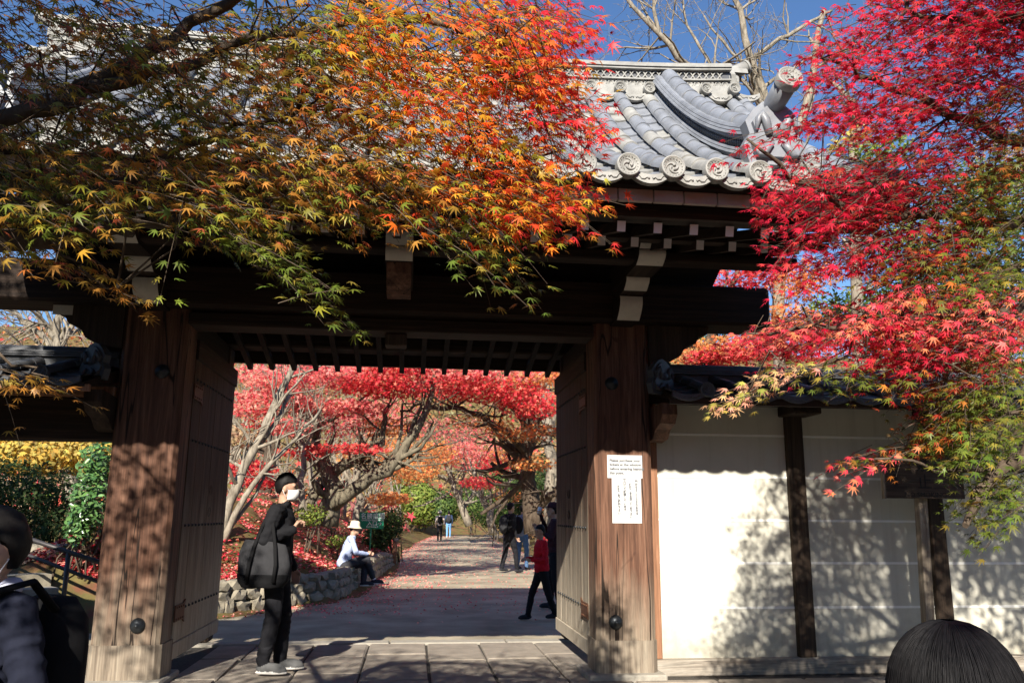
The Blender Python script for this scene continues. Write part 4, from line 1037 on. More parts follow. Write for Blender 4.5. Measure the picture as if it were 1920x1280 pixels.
far_tree('maple_tree', 'big maple with a thick limb curving over the seated man', 'tree',
  [(A3((612, 985, 18.4), (622, 930, 18.4), (612, 885, 18.5), (590, 820, 18.8), (588, 740, 19.2)), .27, .06), (A3((625, 945, 18.3), (680, 905, 18.0), (735, 865, 17.8), (775, 815, 17.8), (805, 750, 17.8), (815, 700, 17.9)), .165, .04),
   (A3((615, 895, 18.5), (655, 862, 18.3), (705, 838, 18), (720, 800, 18), (730, 760, 18)), .13, .04), (A3((605, 900, 18.5), (580, 940, 18.2), (575, 970, 18.2)), .12, .10), (A3((735, 865, 17.8), (790, 840, 17.6), (815, 800, 17.5)), .06, .02),
   (A3((590, 820, 18.8), (560, 760, 19), (548, 700, 19.2)), .06, .03)],
  [pad(640, 765, 17.6, 90, 14, 900, 'bgpink'), pad(720, 725, 17.2, 90, 20, 1200, 'bgred'), pad(640, 715, 18, 70, 22, 700, 'bgpink'), pad(560, 745, 18, 70, 20, 420, 'bgpink'), pad(650, 842, 17.6, 80, 8, 500, 'bgred'), pad(740, 690, 17, 80, 22, 900, 'bgred'),
   pad(720, 800, 19, 60, 18, 420, 'bgorange'), pad(600, 690, 18, 90, 18, 500, 'bgpink'), pad(500, 905, 17, 60, 12, 300, 'bgred'), pad(560, 850, 17.5, 50, 10, 200, 'bgred'), pad(500, 705, 17.5, 70, 16, 600, 'bgpink'), pad(640, 700, 17, 110, 16, 700, 'bgpink'), pad(620, 800, 20, 90, 26, 700, 'bgpink', 1.5), pad(700, 770, 21, 90, 26, 800, 'bgpink', 1.5), pad(540, 770, 20, 80, 40, 700, 'bgtan', 1.5)], 'bark_mossy', 33, 2, 1.2, dens=2)
far_tree('maple_tree', 'dark maple beyond the right door leaf arching red boughs over the path', 'tree',
  [(A3((1000, 1000, 20.5), (992, 900, 20.5), (988, 830, 20.4), (985, 770, 20.2), (990, 700, 20)), .24, .10), (A3((988, 850, 20.4), (950, 810, 19.8), (900, 780, 19.2), (850, 765, 18.8), (790, 758, 18.4), (750, 770, 18.2)), .10, .025),
   (A3((988, 800, 20.3), (960, 760, 20), (920, 720, 19.6), (890, 690, 19.4)), .08, .03), (A3((990, 790, 20.3), (1030, 815, 20), (1070, 810, 19.8)), .09, .04), (A3((985, 830, 20.4), (1010, 790, 20.2), (1040, 750, 20)), .07, .03), (A3((1000, 960, 20.5), (1030, 930, 20), (1060, 925, 19.6)), .12, .08)],
  [pad(930, 735, 18, 100, 22, 1300, 'bgred'), pad(1000, 760, 18, 70, 26, 900, 'bgred'), pad(860, 715, 18, 80, 22, 800, 'bgred'), pad(980, 810, 19, 70, 18, 420, 'bgorange'), pad(900, 790, 19.5, 70, 12, 260, 'bgorange'), pad(1000, 710, 18.5, 60, 18, 500, 'bgorange'), pad(1020, 700, 19, 40, 20, 300, 'bgred'), pad(830, 740, 19, 60, 14, 300, 'bgred'), pad(1000, 870, 19.5, 50, 14, 260, 'bgorange'), pad(900, 700, 17.5, 130, 14, 800, 'bgpink'), pad(820, 720, 20, 80, 24, 700, 'bgpink', 1.5), pad(860, 810, 26, 80, 26, 700, 'bgpink', 1.5), pad(960, 850, 24, 60, 26, 420, 'bgorange', 1.5), pad(780, 800, 28, 60, 26, 600, 'bgpink', 1.5)], 'bark_dark', 34, 2, 1.4)
far_tree('maple_tree', 'straight pale trunk close to the right door leaf', 'tree', [(A3((1034, 1000, 25), (1030, 900, 25), (1024, 800, 25), (1020, 700, 25)), .22, .14)], [pad(1040, 690, 25, 70, 40, 500, 'bgorange')], 'bark_pale', 35, 1, 1.2)
far_tree('maple_tree', 'leaning far maple with forked pale trunk behind the walking couple', 'tree', [(A3((880, 985, 44), (862, 940, 44), (848, 900, 44), (830, 850, 44)), .22, .08), (A3((850, 905, 44), (820, 890, 44), (795, 880, 44)), .12, .06), (A3((862, 940, 44), (870, 880, 44), (866, 820, 44)), .10, .05)],
  [pad(830, 850, 42, 60, 22, 900, 'bgorange', 2), pad(780, 880, 42, 50, 20, 700, 'bgorange', 2), pad(880, 860, 42, 50, 24, 700, 'bgpink', 2)], 'bark_pale', 36, 2, 2.2, leafsize=(.12, .2))
far_tree('maple_tree', 'far orange maple with twisted pale limbs beside the rope fence', 'tree', [(A3((925, 1000, 38), (915, 960, 38), (900, 925, 38), (890, 880, 38)), .20, .08), (A3((905, 935, 38), (940, 925, 38), (960, 900, 38), (955, 860, 38)), .12, .05)],
  [pad(900, 905, 36, 40, 12, 500, 'bgred', 1.5), pad(940, 870, 36, 50, 20, 600, 'bgred', 1.5), pad(890, 840, 36, 60, 20, 600, 'bgpink', 1.5), pad(950, 930, 38, 30, 16, 200, 'bgorange', 1.5)], 'bark_pale', 37, 2, 1.6, leafsize=(.1, .17))
far_tree('maple_tree', 'orange leaved maple low over the green sign', 'tree', [(A3((668, 1000, 24), (672, 940, 24), (668, 880, 24), (680, 820, 24)), .16, .06), (A3((670, 930, 24), (645, 880, 24), (640, 830, 24)), .08, .04), (A3((672, 920, 24), (700, 880, 24), (740, 860, 24)), .07, .03)],
  [pad(730, 935, 23, 45, 12, 620, 'bgorange'), pad(770, 890, 24, 50, 18, 420, 'bgorange', 1.5), pad(690, 860, 24, 60, 18, 420, 'bgorange', 1.5), pad(740, 830, 25, 70, 20, 520, 'bgorange', 1.5), pad(690, 800, 25, 70, 20, 420, 'bgpink', 1.5), pad(800, 850, 27, 60, 20, 500, 'bgorange', 1.5)], 'bark_pale', 38, 2, 1.3)

far_tree('maple_tree', 'tall maple whose high canopy shades the path behind the gate', 'tree', [([(-4.2, 24, 1.2), (-3.9, 24, 4), (-3.0, 24, 6.5), (-1.5, 24, 8)], .22, .08), ([(-3.9, 24, 4), (-4.4, 25, 6.5), (-4.0, 27, 8.5)], .12, .05)],
  [((-1.2, 22, 8.2), (2.8, 2.2, .7), 1500, 'bgred'), ((1.5, 26, 8.6), (2.4, 2.2, .6), 1100, 'bgpink'), ((-2.5, 28, 9), (2.6, 2.4, .8), 1300, 'bgorange'), ((2.6, 31, 9.2), (2.6, 2.0, .6), 1100, 'bgred'), ((.5, 17.5, 8.0), (2.2, 1.6, .5), 600, 'bgred'), ((4.6, 13.6, 7.0), (1.6, 1.5, .6), 700, 'bgpink'), ((1.0, 37, 9.5), (3, 2.5, .8), 1200, 'bgorange')], 'bark_dark', 39, 2, 1.6, leafsize=(.14, .22))
# bare trees against the sky
far_tree('bare_tree', 'leafless pale tree towering behind the right end of the gate roof', 'tree',
  [(A3((1470, 980, 17), (1462, 600, 17), (1452, 330, 17), (1440, 190, 17), (1412, 110, 17), (1392, 40, 17), (1372, -30, 17)), .15, .06), (A3((1446, 230, 17), (1416, 180, 17), (1405, 140, 17)), .12, .05), (A3((1452, 330, 17), (1330, 170, 16.5), (1270, 110, 16), (1220, 50, 16), (1170, -10, 16)), .095, .04), (A3((1240, 75, 16), (1225, 20, 16), (1220, -30, 16)), .05, .03),
   (A3((1412, 110, 17), (1460, 75, 17), (1520, 40, 17), (1560, 20, 17)), .06, .03), (A3((1375, 200, 16.7), (1325, 110, 16.8), (1290, 50, 17), (1280, -10, 17)), .05, .02), (A3((1452, 330, 17), (1500, 230, 17), (1525, 130, 17), (1545, 20, 17)), .12, .06), (A3((1430, 150, 17), (1370, 100, 17), (1320, 30, 17)), .045, .02)],
  [], 'bark_pale', 41, 3, 1.5, spread=.75, up=.05, dens=2)
far_tree('bare_tree', 'leafless tree in the sky gap above the side gate', 'tree',
  [(A3((140, 1000, 26), (118, 700, 26), (105, 640, 26), (110, 590, 26), (120, 540, 26)), .2, .07), (A3((112, 660, 26), (70, 620, 26), (30, 590, 26), (-20, 560, 26)), .1, .04), (A3((105, 640, 26), (80, 600, 26), (60, 560, 26), (50, 520, 26)), .08, .03), (A3((112, 660, 26), (140, 600, 26), (160, 560, 26)), .07, .03)], [], 'bark_pale', 42, 3, 1.6, up=.05)
# trees behind the plaster wall
far_tree('pale_trunk_tree', 'tree with a straight whitish trunk standing behind the wall', 'tree', [(A3((1612, 1050, 13), (1608, 690, 13), (1605, 500, 13), (1600, 300, 13), (1596, 190, 13)), .105, .09)],
  [pad(1640, 300, 13, 70, 26, 900, 'lime'), pad(1580, 280, 13.4, 40, 20, 420, 'yellow')], 'bark_pale', 43, 1, .8, minr=.006)
far_tree('maple_tree', 'red maple showing in the gap right of the gate brackets', 'tree', [(A3((1330, 900, 12.5), (1322, 680, 12.5), (1340, 600, 12.5), (1372, 540, 12.5), (1400, 480, 12.5)), .10, .03), (A3((1325, 680, 12.5), (1390, 640, 12.4), (1450, 610, 12.3)), .05, .02)],
  [pad(1400, 520, 12.4, 70, 30, 900, 'bgred'), pad(1330, 660, 12.4, 80, 20, 900, 'bgorange'), pad(1350, 668, 12, 70, 14, 700, 'bgred'), pad(1460, 620, 12.4, 70, 50, 1100, 'bgorange'), pad(1420, 650, 12.2, 70, 30, 900, 'bgred'), pad(1500, 530, 12.6, 60, 40, 800, 'bgorange'), pad(1340, 625, 13, 40, 20, 260, 'lime'), pad(1530, 660, 12.6, 50, 30, 500, 'bgred')], 'bark_dark', 44, 2, .8, leafsize=(.06, .1))
far_tree('evergreen_tree', 'dense green tree behind the wall near the whitish trunk', 'tree', [(A3((1700, 1000, 14.5), (1705, 700, 14.5), (1710, 400, 14.5)), .14, .06)],
  [pad(1640, 600, 14.4, 80, 70, 2400, 'bggreen', 1.4), pad(1740, 560, 14.5, 90, 90, 3000, 'bggreen', 1.5), pad(1690, 460, 14.6, 110, 60, 2200, 'lime', 1.5), pad(1820, 520, 14.5, 90, 120, 3000, 'bggreen', 1.5), pad(1880, 380, 15, 80, 90, 2200, 'lime', 1.5), pad(1800, 360, 15, 70, 50, 1500, 'bggreen', 1.5), pad(1560, 600, 15, 60, 60, 1200, 'lime', 1.2), pad(1700, 640, 14.2, 90, 40, 1500, 'lime', 1.2)], 'bark_mossy', 45, 1, 1.0, shape=OVAL, leafsize=(.07, .13))
far_tree('maple_tree', 'brown leaved tree far behind the wall at the frame edge', 'tree', [(A3((1960, 1000, 19), (1950, 700, 19), (1930, 400, 19)), .16, .06)], [pad(1900, 600, 19, 120, 120, 3000, 'bgtan', 2), pad(1900, 330, 19, 110, 110, 2500, 'bgtan', 2), pad(1780, 640, 19, 120, 70, 1800, 'bgorange', 2)], 'bark_pale', 46, 1, 1.4, leafsize=(.1, .17))

# shrubs
def shrub(name, label, pads, seed, shape=OVAL, mat='far_leaf', size=(.06, .11), stem=None, group=None):
    root = empty(name, (pads[0][0][0], pads[0][0][1], hill_z(pads[0][0][0], pads[0][0][1]))); tag(root, label, 'shrub', group)
    rg_ = np.random.default_rng(seed); m = MB(); g = root.location
    for c, r, n, pal in pads:
        for k in range(7):
            e = Vector(c) + Vector(rg_.normal(0, .45, 3))*Vector(r).length*.55; gd = Vector((c[0]+rg_.normal(0, .15), c[1]+rg_.normal(0, .15), min(hill_z(c[0], c[1]), e.z-.1)))
            m.tube([gd, gd.lerp(e, .5)+Vector(rg_.normal(0, .05, 3)), e], [.018, .012, .004], 5)
    m.build('stems', 'bark_dark', root)['kind'] = 'stuff'
    P = np.concatenate([in_ball(n)**1*np.array(r)+np.array(c[:]) for c, r, n, pal in pads]); Cc = np.concatenate([pick(p[3], p[2]) for p in pads]); n = len(P)
    cen = np.concatenate([np.repeat(np.array([c[:]]), n_, 0) for c, r, n_, pal in pads])
    nr = (P-cen)*1.5 + NP.normal(0, .4, (n, 3)) + np.array((0, -.15, .45)); ax = NP.normal(size=(n, 3)); ax[:, 2] -= .3
    me = leaf_mesh('crown', P, nr, ax, NP.uniform(size[0], size[1], n), Cc, shape, mat); c_ = link('crown', me, root); c_['kind'] = 'stuff'
    return root
shrub('camellia_bush', 'glossy green camellia bush in sun beyond the side gate', [pad(170, 940, 12.6, 34, 60, 900, 'camellia', .45), pad(185, 870, 12.9, 32, 40, 600, 'camellia', .45), pad(150, 990, 12.4, 24, 30, 300, 'camellia', .3)], 51, OVAL, 'glossy_leaf', (.07, .11))
shrub('clipped_hedge', 'dark rounded hedge behind the stone steps', [pad(20, 910, 14.5, 50, 56, 1500, 'dkgreen', .6), pad(90, 930, 14.2, 60, 60, 1800, 'dkgreen', .6), pad(125, 990, 13.8, 50, 40, 1000, 'dkgreen', .5), pad(-40, 960, 14.2, 60, 60, 900, 'dkgreen', .6), pad(40, 1000, 14, 60, 40, 900, 'dkgreen', .5)], 52, OVAL, 'far_leaf', (.05, .09))
shrub('yellow_bush', 'golden yellow bush in the sun above the dark hedge', [pad(60, 850, 19, 90, 40, 1800, 'yellow', 1), pad(170, 850, 19.5, 70, 40, 1500, 'yellow', 1), pad(-20, 840, 19, 60, 40, 800, 'yellow', 1), pad(100, 800, 21, 140, 40, 1500, 'bgtan', 1)], 53, QUAD, 'far_leaf', (.08, .16))
shrub('dark_shrub', 'dark evergreen shrub behind the green sign', [pad(722, 990, 24.5, 34, 34, 1500, 'dkgreen', .6), pad(705, 1010, 24, 26, 26, 800, 'dkgreen', .5), pad(742, 975, 26, 20, 26, 500, 'bggreen', .5)], 54, OVAL, 'far_leaf', (.07, .12))
shrub('green_bush', 'bright green bush at the far bend of the path', [pad(790, 945, 58, 40, 42, 3200, 'lime', 2), pad(770, 920, 60, 40, 40, 2000, 'lime', 2), pad(830, 950, 58, 34, 34, 2000, 'bggreen', 2)], 55, OVAL, 'far_leaf', (.16, .3))
shrub('green_bush', 'darker green bushes behind the group on the path', [pad(930, 960, 52, 40, 34, 2200, 'bggreen', 2), pad(890, 940, 56, 40, 40, 2000, 'bggreen', 2), pad(985, 930, 44, 40, 50, 2200, 'dkgreen', 2), pad(960, 900, 50, 40, 30, 1200, 'bggreen', 2), pad(1030, 900, 44, 30, 60, 1500, 'dkgreen', 2)], 56, OVAL, 'far_leaf', (.14, .26))
shrub('low_shrub', 'small olive shrub on the bank above the seated man', [pad(585, 965, 16.6, 30, 20, 500, 'lime', .4), pad(640, 1015, 18, 28, 12, 260, 'lime', .3)], 57, OVAL, 'far_leaf', (.04, .08))

# fallen leaves and undergrowth
def scatter(name, label, pts, pal_fn, size, shape, mat, cat, up=1.0):
    P = np.array(pts); n = len(P); nr = NP.normal(0, .35, (n, 3)) + np.array((0, -.1, up)); ax = NP.normal(size=(n, 3))
    o = link(name, leaf_mesh(name, P, nr, ax, NP.uniform(size[0], size[1], n), pal_fn(n), shape, mat), None); return tag(o, label, cat, kind='stuff')
pts = []
while len(pts) < 22000:
    y = 12.5 + 24*R.random()**1.6; x = path_left(y) - 0.15 - (2.9 + min(3.6, max(0, .6*(y-14))))*R.random()**1.2
    k = noise.noise(Vector((x*.7, y*.5, 2.0)))
    if k > -.18 + .3*R.random()-.15: pts.append((x, y, hill_z(x, y)+.02+R.random()*.03 + (0.16*noise.noise(Vector((x*0.55, y*0.55, 0))) if x < path_left(y)-.5 else 0)))
scatter('fallen_leaves', 'carpet of fallen red leaves over the mossy bank', pts, lambda n: np.concatenate([pick('bgpink', n//2), pick('deep', n-n//2)]), (.045, .085), STAR5, 'litter_leaf', 'leaves')
pts = []
while len(pts) < 9000:
    y = 12.0 + 50*R.random()**1.7; a, b = path_left(y), path_right(y); u = R.random()
    x = a + (b-a)*u
    k = noise.noise(Vector((x*.9, y*.35, 7)))
    if R.random() < .10*max(0, k+.35) + 1.1*math.exp(-u*7) + .5*math.exp(-(1-u)*6) and y > 12.6+.8*R.random() or R.random() < .006: pts.append((x, y, hill_z((a+b)/2, y)+.024))
scatter('fallen_leaves', 'thin scatter of fallen red leaves along the path', pts, lambda n: pick('bgpink', n), (.03, .055), STAR5, 'litter_leaf', 'leaves')
pts = []
while len(pts) < 26000:
    y = 30 + 75*R.random(); x = -52 + 100*R.random()
    if path_left(y)-1.2 < x < path_right(y)+1.2 and y < 72: continue
    if y < 62 and -.8*y*.02 > 1: continue
    h = (.6 + 4.2*max(0, noise.noise(Vector((x*.10, y*.10, 5)))+.45)*R.random()) * (1 if y > 48 else .5)
    pts.append((x, y, hill_z(x, y) + h*R.random()**.7))
def hillcol(n):
    parts = [pick('bgtan', int(n*.55)), pick('bgorange', int(n*.14)), pick('bgpink', int(n*.13)), pick('lime', int(n*.07))]
    k = sum(len(p) for p in parts); parts.append(pick('bgred', n-k)); c = np.concatenate(parts); NP.shuffle(c); return c
scatter('undergrowth', 'tan and russet brushwood covering the hillside', pts, hillcol, (.30, .75), STAR5, 'far_leaf', 'undergrowth', .4)
# thin bare saplings all over the hillside
sap = [MB() for _ in range(3)]
for k, mb in enumerate(sap):
    rg_ = np.random.default_rng(90+k); tips = []
    for j in range(3): grow(mb, Vector((rg_.normal(0, .12), rg_.normal(0, .12), 0)), Vector((rg_.normal(0, .35), rg_.normal(0, .2), 1)).normalized(), 3.2, .05, 2, rg_, tips, .55, .2, minr=.012)
sapm = [mb.mesh('stem', ['bark_pale']) for mb in sap]
for k in range(70):
    y = R.uniform(24, 62); x = R.choice((R.uniform(-26, path_left(y)-2.5), R.uniform(path_left(y)-9, path_left(y)-2.0), R.uniform(path_right(y)+1.5, 18)))
    o = link('bare_sapling', sapm[k % 3], None, Matrix.Translation((x, y, hill_z(x, y)-.1)) @ Matrix.Rotation(R.uniform(0, 6.28), 4, 'Z') @ Matrix.Scale(R.uniform(.7, 1.5), 4))
    tag(o, 'thin leafless sapling on the wooded slope behind the gate', 'sapling', 'leafless saplings on the slope')

# unseen trees added round the forecourt behind the viewer to block the open sky
def shade_tree(label, x, y, h, r, pal, seed):
    rg_ = np.random.default_rng(seed); root = empty('evergreen_tree', (x, y, -.1)); tag(root, label, 'tree', 'unseen trees added to shade the forecourt')
    m = MB(); m.tube([(x, y, -.2), (x+.1, y, h*.5), (x, y, h*.95)], [.22, .16, .04], 8); m.build('trunk', 'bark_dark', root)
    n = 1500; q = in_ball(n); P = q*np.array((r, r, h*.46)) + np.array((x, y, h*.54)); nr = q + NP.normal(0, .3, (n, 3)) + np.array((0, 0, .4))
    o = link('crown', leaf_mesh('crown', P, nr, NP.normal(size=(n, 3)), NP.uniform(.45, .8, n), pick(pal, n), STAR5, 'far_leaf'), root); o['kind'] = 'stuff'
k = 0
for x, y, h, r in ((-9.5, -1, 9, 2.6), (-10, -5.5, 9.5, 2.8), (-11, -10, 9, 2.8), (-9, -14.5, 7.5, 2.8), (-5, -16, 7.2, 2.7), (-.5, -17, 7.6, 2.7), (4, -16, 8, 2.8), (8.5, -13.5, 9.5, 2.9), (10.5, -9, 10, 2.9), (10.5, -4, 10, 2.8), (9.5, 1, 9, 2.4), (7, -8, 8, 2.2), (2, -12, 6, 2.0), (-3.6, -12.5, 5.6, 2.0), (-9.5, 3.6, 9, 2.4)):
    shade_tree('unseen dark evergreen added around the forecourt to block sky light', x, y, h, r, 'dkgreen', 200+k); k += 1
# ------------------------------------------------------------------ stone walls, steps, rail, fence
sw = empty('stone_wall', (-1.9, 14.2, 0)); tag(sw, 'low dry stone retaining wall along the leaf covered bank', 'wall')
rs = random.Random(5)
stone_meshes = []
for k in range(10):
    m = MB(); m.blob((0, 0, 0), (.52, .5, .52), 0, 2, .62, k+1)
    m.v = [(max(-.43, min(.43, x)), max(-.40, min(.40, y)), max(-.43, min(.43, z))) for x, y, z in m.v]
    m.sm = [False]*len(m.f); stone_meshes.append(m.mesh('stone', ['rough_stone']))
def wall_pt(s):                      # walk along the foot of the wall
    y = 12.0
    acc = 0.0; px_ = Vector((path_left(y), y, 0))
    while True:
        y += .05; p = Vector((path_left(y), y, 0)); acc += (p-px_).length; px_ = p
        if acc >= s or y > 25: return p
for row, (z0, h) in enumerate(((-.10, .21), (.09, .17), (.24, .16))):
    s = rs.uniform(0, .2)
    while s < 14.0:
        w = rs.uniform(.20, .38); p = wall_pt(s+w/2); q = wall_pt(s+w/2+.2); ang = math.atan2(q.y-p.y, q.x-p.x)
        fade = 1.0 if s < 11 else max(.45, 1-(s-11)*.2)
        hh = h*rs.uniform(.9, 1.2)
        M = Matrix.Translation((p.x-.10-.03*row, p.y, (z0+h/2)*fade)) @ Matrix.Rotation(ang, 4, 'Z') @ Matrix.Rotation(rs.uniform(-.2, .2), 4, 'Y') @ Matrix.Diagonal((w*1.14, .30*rs.uniform(.9, 1.15), hh*1.16*fade, 1))
        link('stone', stone_meshes[rs.randrange(10)], sw, M); s += w
st = empty('stone_steps', (-5.2, 11.2, 0)); tag(st, 'worn stone steps seen through the side gateway', 'steps')
SD = Vector((-.62, .78, 0)).normalized(); SE = Vector((SD.y, -SD.x, 0))         # up the stairs, along a tread
s0 = Vector((-5.0, 10.6, 0))
for k in range(4):
    def step(m):
        a = s0 + SD*(.34*k); z1 = -.05+.155*(k+1)
        b = a + SD*.42
        v = []
        for p in (a-SE*2.6, a+SE*1.1, b+SE*1.1, b-SE*2.6):
            for z in (z1-.2, z1): v.append((p.x, p.y, z))
        m.add(v, [(0, 2, 3, 1), (2, 4, 5, 3), (4, 6, 7, 5), (6, 0, 1, 7), (1, 3, 5, 7), (0, 6, 4, 2)])
    sub('step', st, 'step_stone' if k < 3 else 'rough_stone', step)
def land(m):
    a = s0 + SD*(.34*4); v = []
    for p in (a-SE*4.0, a+SE*1.3, a+SE*1.3+SD*3, a-SE*4.0+SD*3):
        for z in (.1, .53): v.append((p.x, p.y, z))
    m.add(v, [(0, 2, 3, 1), (2, 4, 5, 3), (4, 6, 7, 5), (6, 0, 1, 7), (1, 3, 5, 7), (0, 6, 4, 2)])
sub('landing', st, 'earth', land)
sw2 = empty('stone_wall', (-6.2, 12.9, 0)); tag(sw2, 'rough boulder edging under the camellia above the steps', 'wall')
for row in range(2):
    for k in range(15):
        p = Vector((-8.6, 12.75, 0)) + Vector((.30*k+.1*row, .055*k, 0))
        M = Matrix.Translation((p.x, p.y, .60+.21*row)) @ Matrix.Rotation(rs.uniform(-.3, .3), 4, 'Z') @ Matrix.Diagonal((.36, .32, .27, 1))
        link('stone', stone_meshes[rs.randrange(10)], sw2, M)
hr = empty('handrail', (-5.2, 11, 0)); tag(hr, 'dark metal handrail with two bars beside the stone steps', 'handrail')
ra, rb = at(-120, 952, 12.2), at(200, 1058, 10.6); rc, rd_ = at(-120, 975, 12.2), at(200, 1096, 10.6)
sub('top_bar', hr, 'steel_rail', lambda m: m.tube([ra, rb], .028, 10)); sub('lower_bar', hr, 'steel_rail', lambda m: m.tube([rc, rd_], .022, 10))
for t in (.05, .42, .80):
    p = ra.lerp(rb, t); sub('post', hr, 'steel_rail', lambda m: m.tube([(p.x, p.y, 0), (p.x, p.y, p.z)], .028, 10))
wp = empty('wooden_post', at_ground(739, 1058)); tag(wp, 'leaning reddish wooden post at the end of the stone wall', 'post')
sub('shaft', wp, 'jamb_wood', lambda m: m.tube([at_ground(737, 1058), at(742, 1014, 24)], [.075, .07], 10)); sub('cap', wp, 'bark_pale', lambda m: m.blob(at(743, 1012, 24), (.09, .08, .06), 0, 2))
fence = empty('rope_fence', (4.6, 40, 0)); tag(fence, 'low wooden posts with rope along the far side of the path', 'fence')
fp = []
for (x, y) in ((4.25, 26), (4.25, 28.5), (4.3, 31), (4.35, 34), (4.4, 37), (4.5, 41), (4.7, 46), (5.0, 51), (4.2, 60), (2.6, 62.5), (1.2, 63.5), (-.4, 63)):
    z = hill_z(x-.3 if y < 55 else x, y); sub('post', fence, 'signpost_wood', lambda m: m.tube([(x, y, z-.1), (x, y, z+.62)], [.06, .06], 8)); fp.append(Vector((x, y, z+.5)))
for a, b in zip(fp, fp[1:]): sub('rope', fence, 'bark_pale', lambda m: m.tube([a, a.lerp(b, .25)-Vector((0, 0, .10)), a.lerp(b, .5)-Vector((0, 0, .14)), a.lerp(b, .75)-Vector((0, 0, .10)), b], .014, 5))

# ------------------------------------------------------------------ people
plain('skin', (0.42, 0.25, 0.17), 0.55, var=0.06, world=False)
plain('hair_black', (0.007, 0.006, 0.006), 0.6, var=0.2, scale=30, bstr=0.15, bscale=70, spec=0.2, world=False)
def cloth(name, c, var=.12): return plain(name, c, 0.85, var=var, scale=25, bstr=0.25, bscale=18, spec=0.15)
for nme, c in (('cloth_black', (.012, .012, .014)), ('trouser_black', (.014, .014, .017)), ('shoe_grey', (.10, .10, .10)), ('sole', (.55, .53, .5)), ('mask_white', (.72, .71, .70)), ('bag_grey', (.032, .032, .035)), ('bag_black', (.008, .008, .009)),
               ('shirt_blue', (.40, .47, .66)), ('trouser_grey', (.045, .045, .052)), ('hat_cream', (.72, .62, .45)), ('shoe_dark', (.03, .03, .035)), ('sock_white', (.7, .7, .7)), ('leather', (.015, .015, .018)), ('tee_grey', (.20, .23, .30)), ('jeans', (.07, .13, .24)),
               ('jeans_light', (.16, .34, .60)), ('jersey_maroon', (.045, .018, .022)), ('sweater_red', (.50, .012, .025)), ('jacket_beige', (.55, .46, .40)), ('top_navy', (.03, .045, .09)), ('blazer_navy', (.012, .014, .026)), ('collar_pale', (.45, .47, .58)), ('badge_gold', (.35, .14, .05)), ('badge_grey', (.25, .25, .25))):
    cloth(nme, c)
def V(*a): return Vector(a)
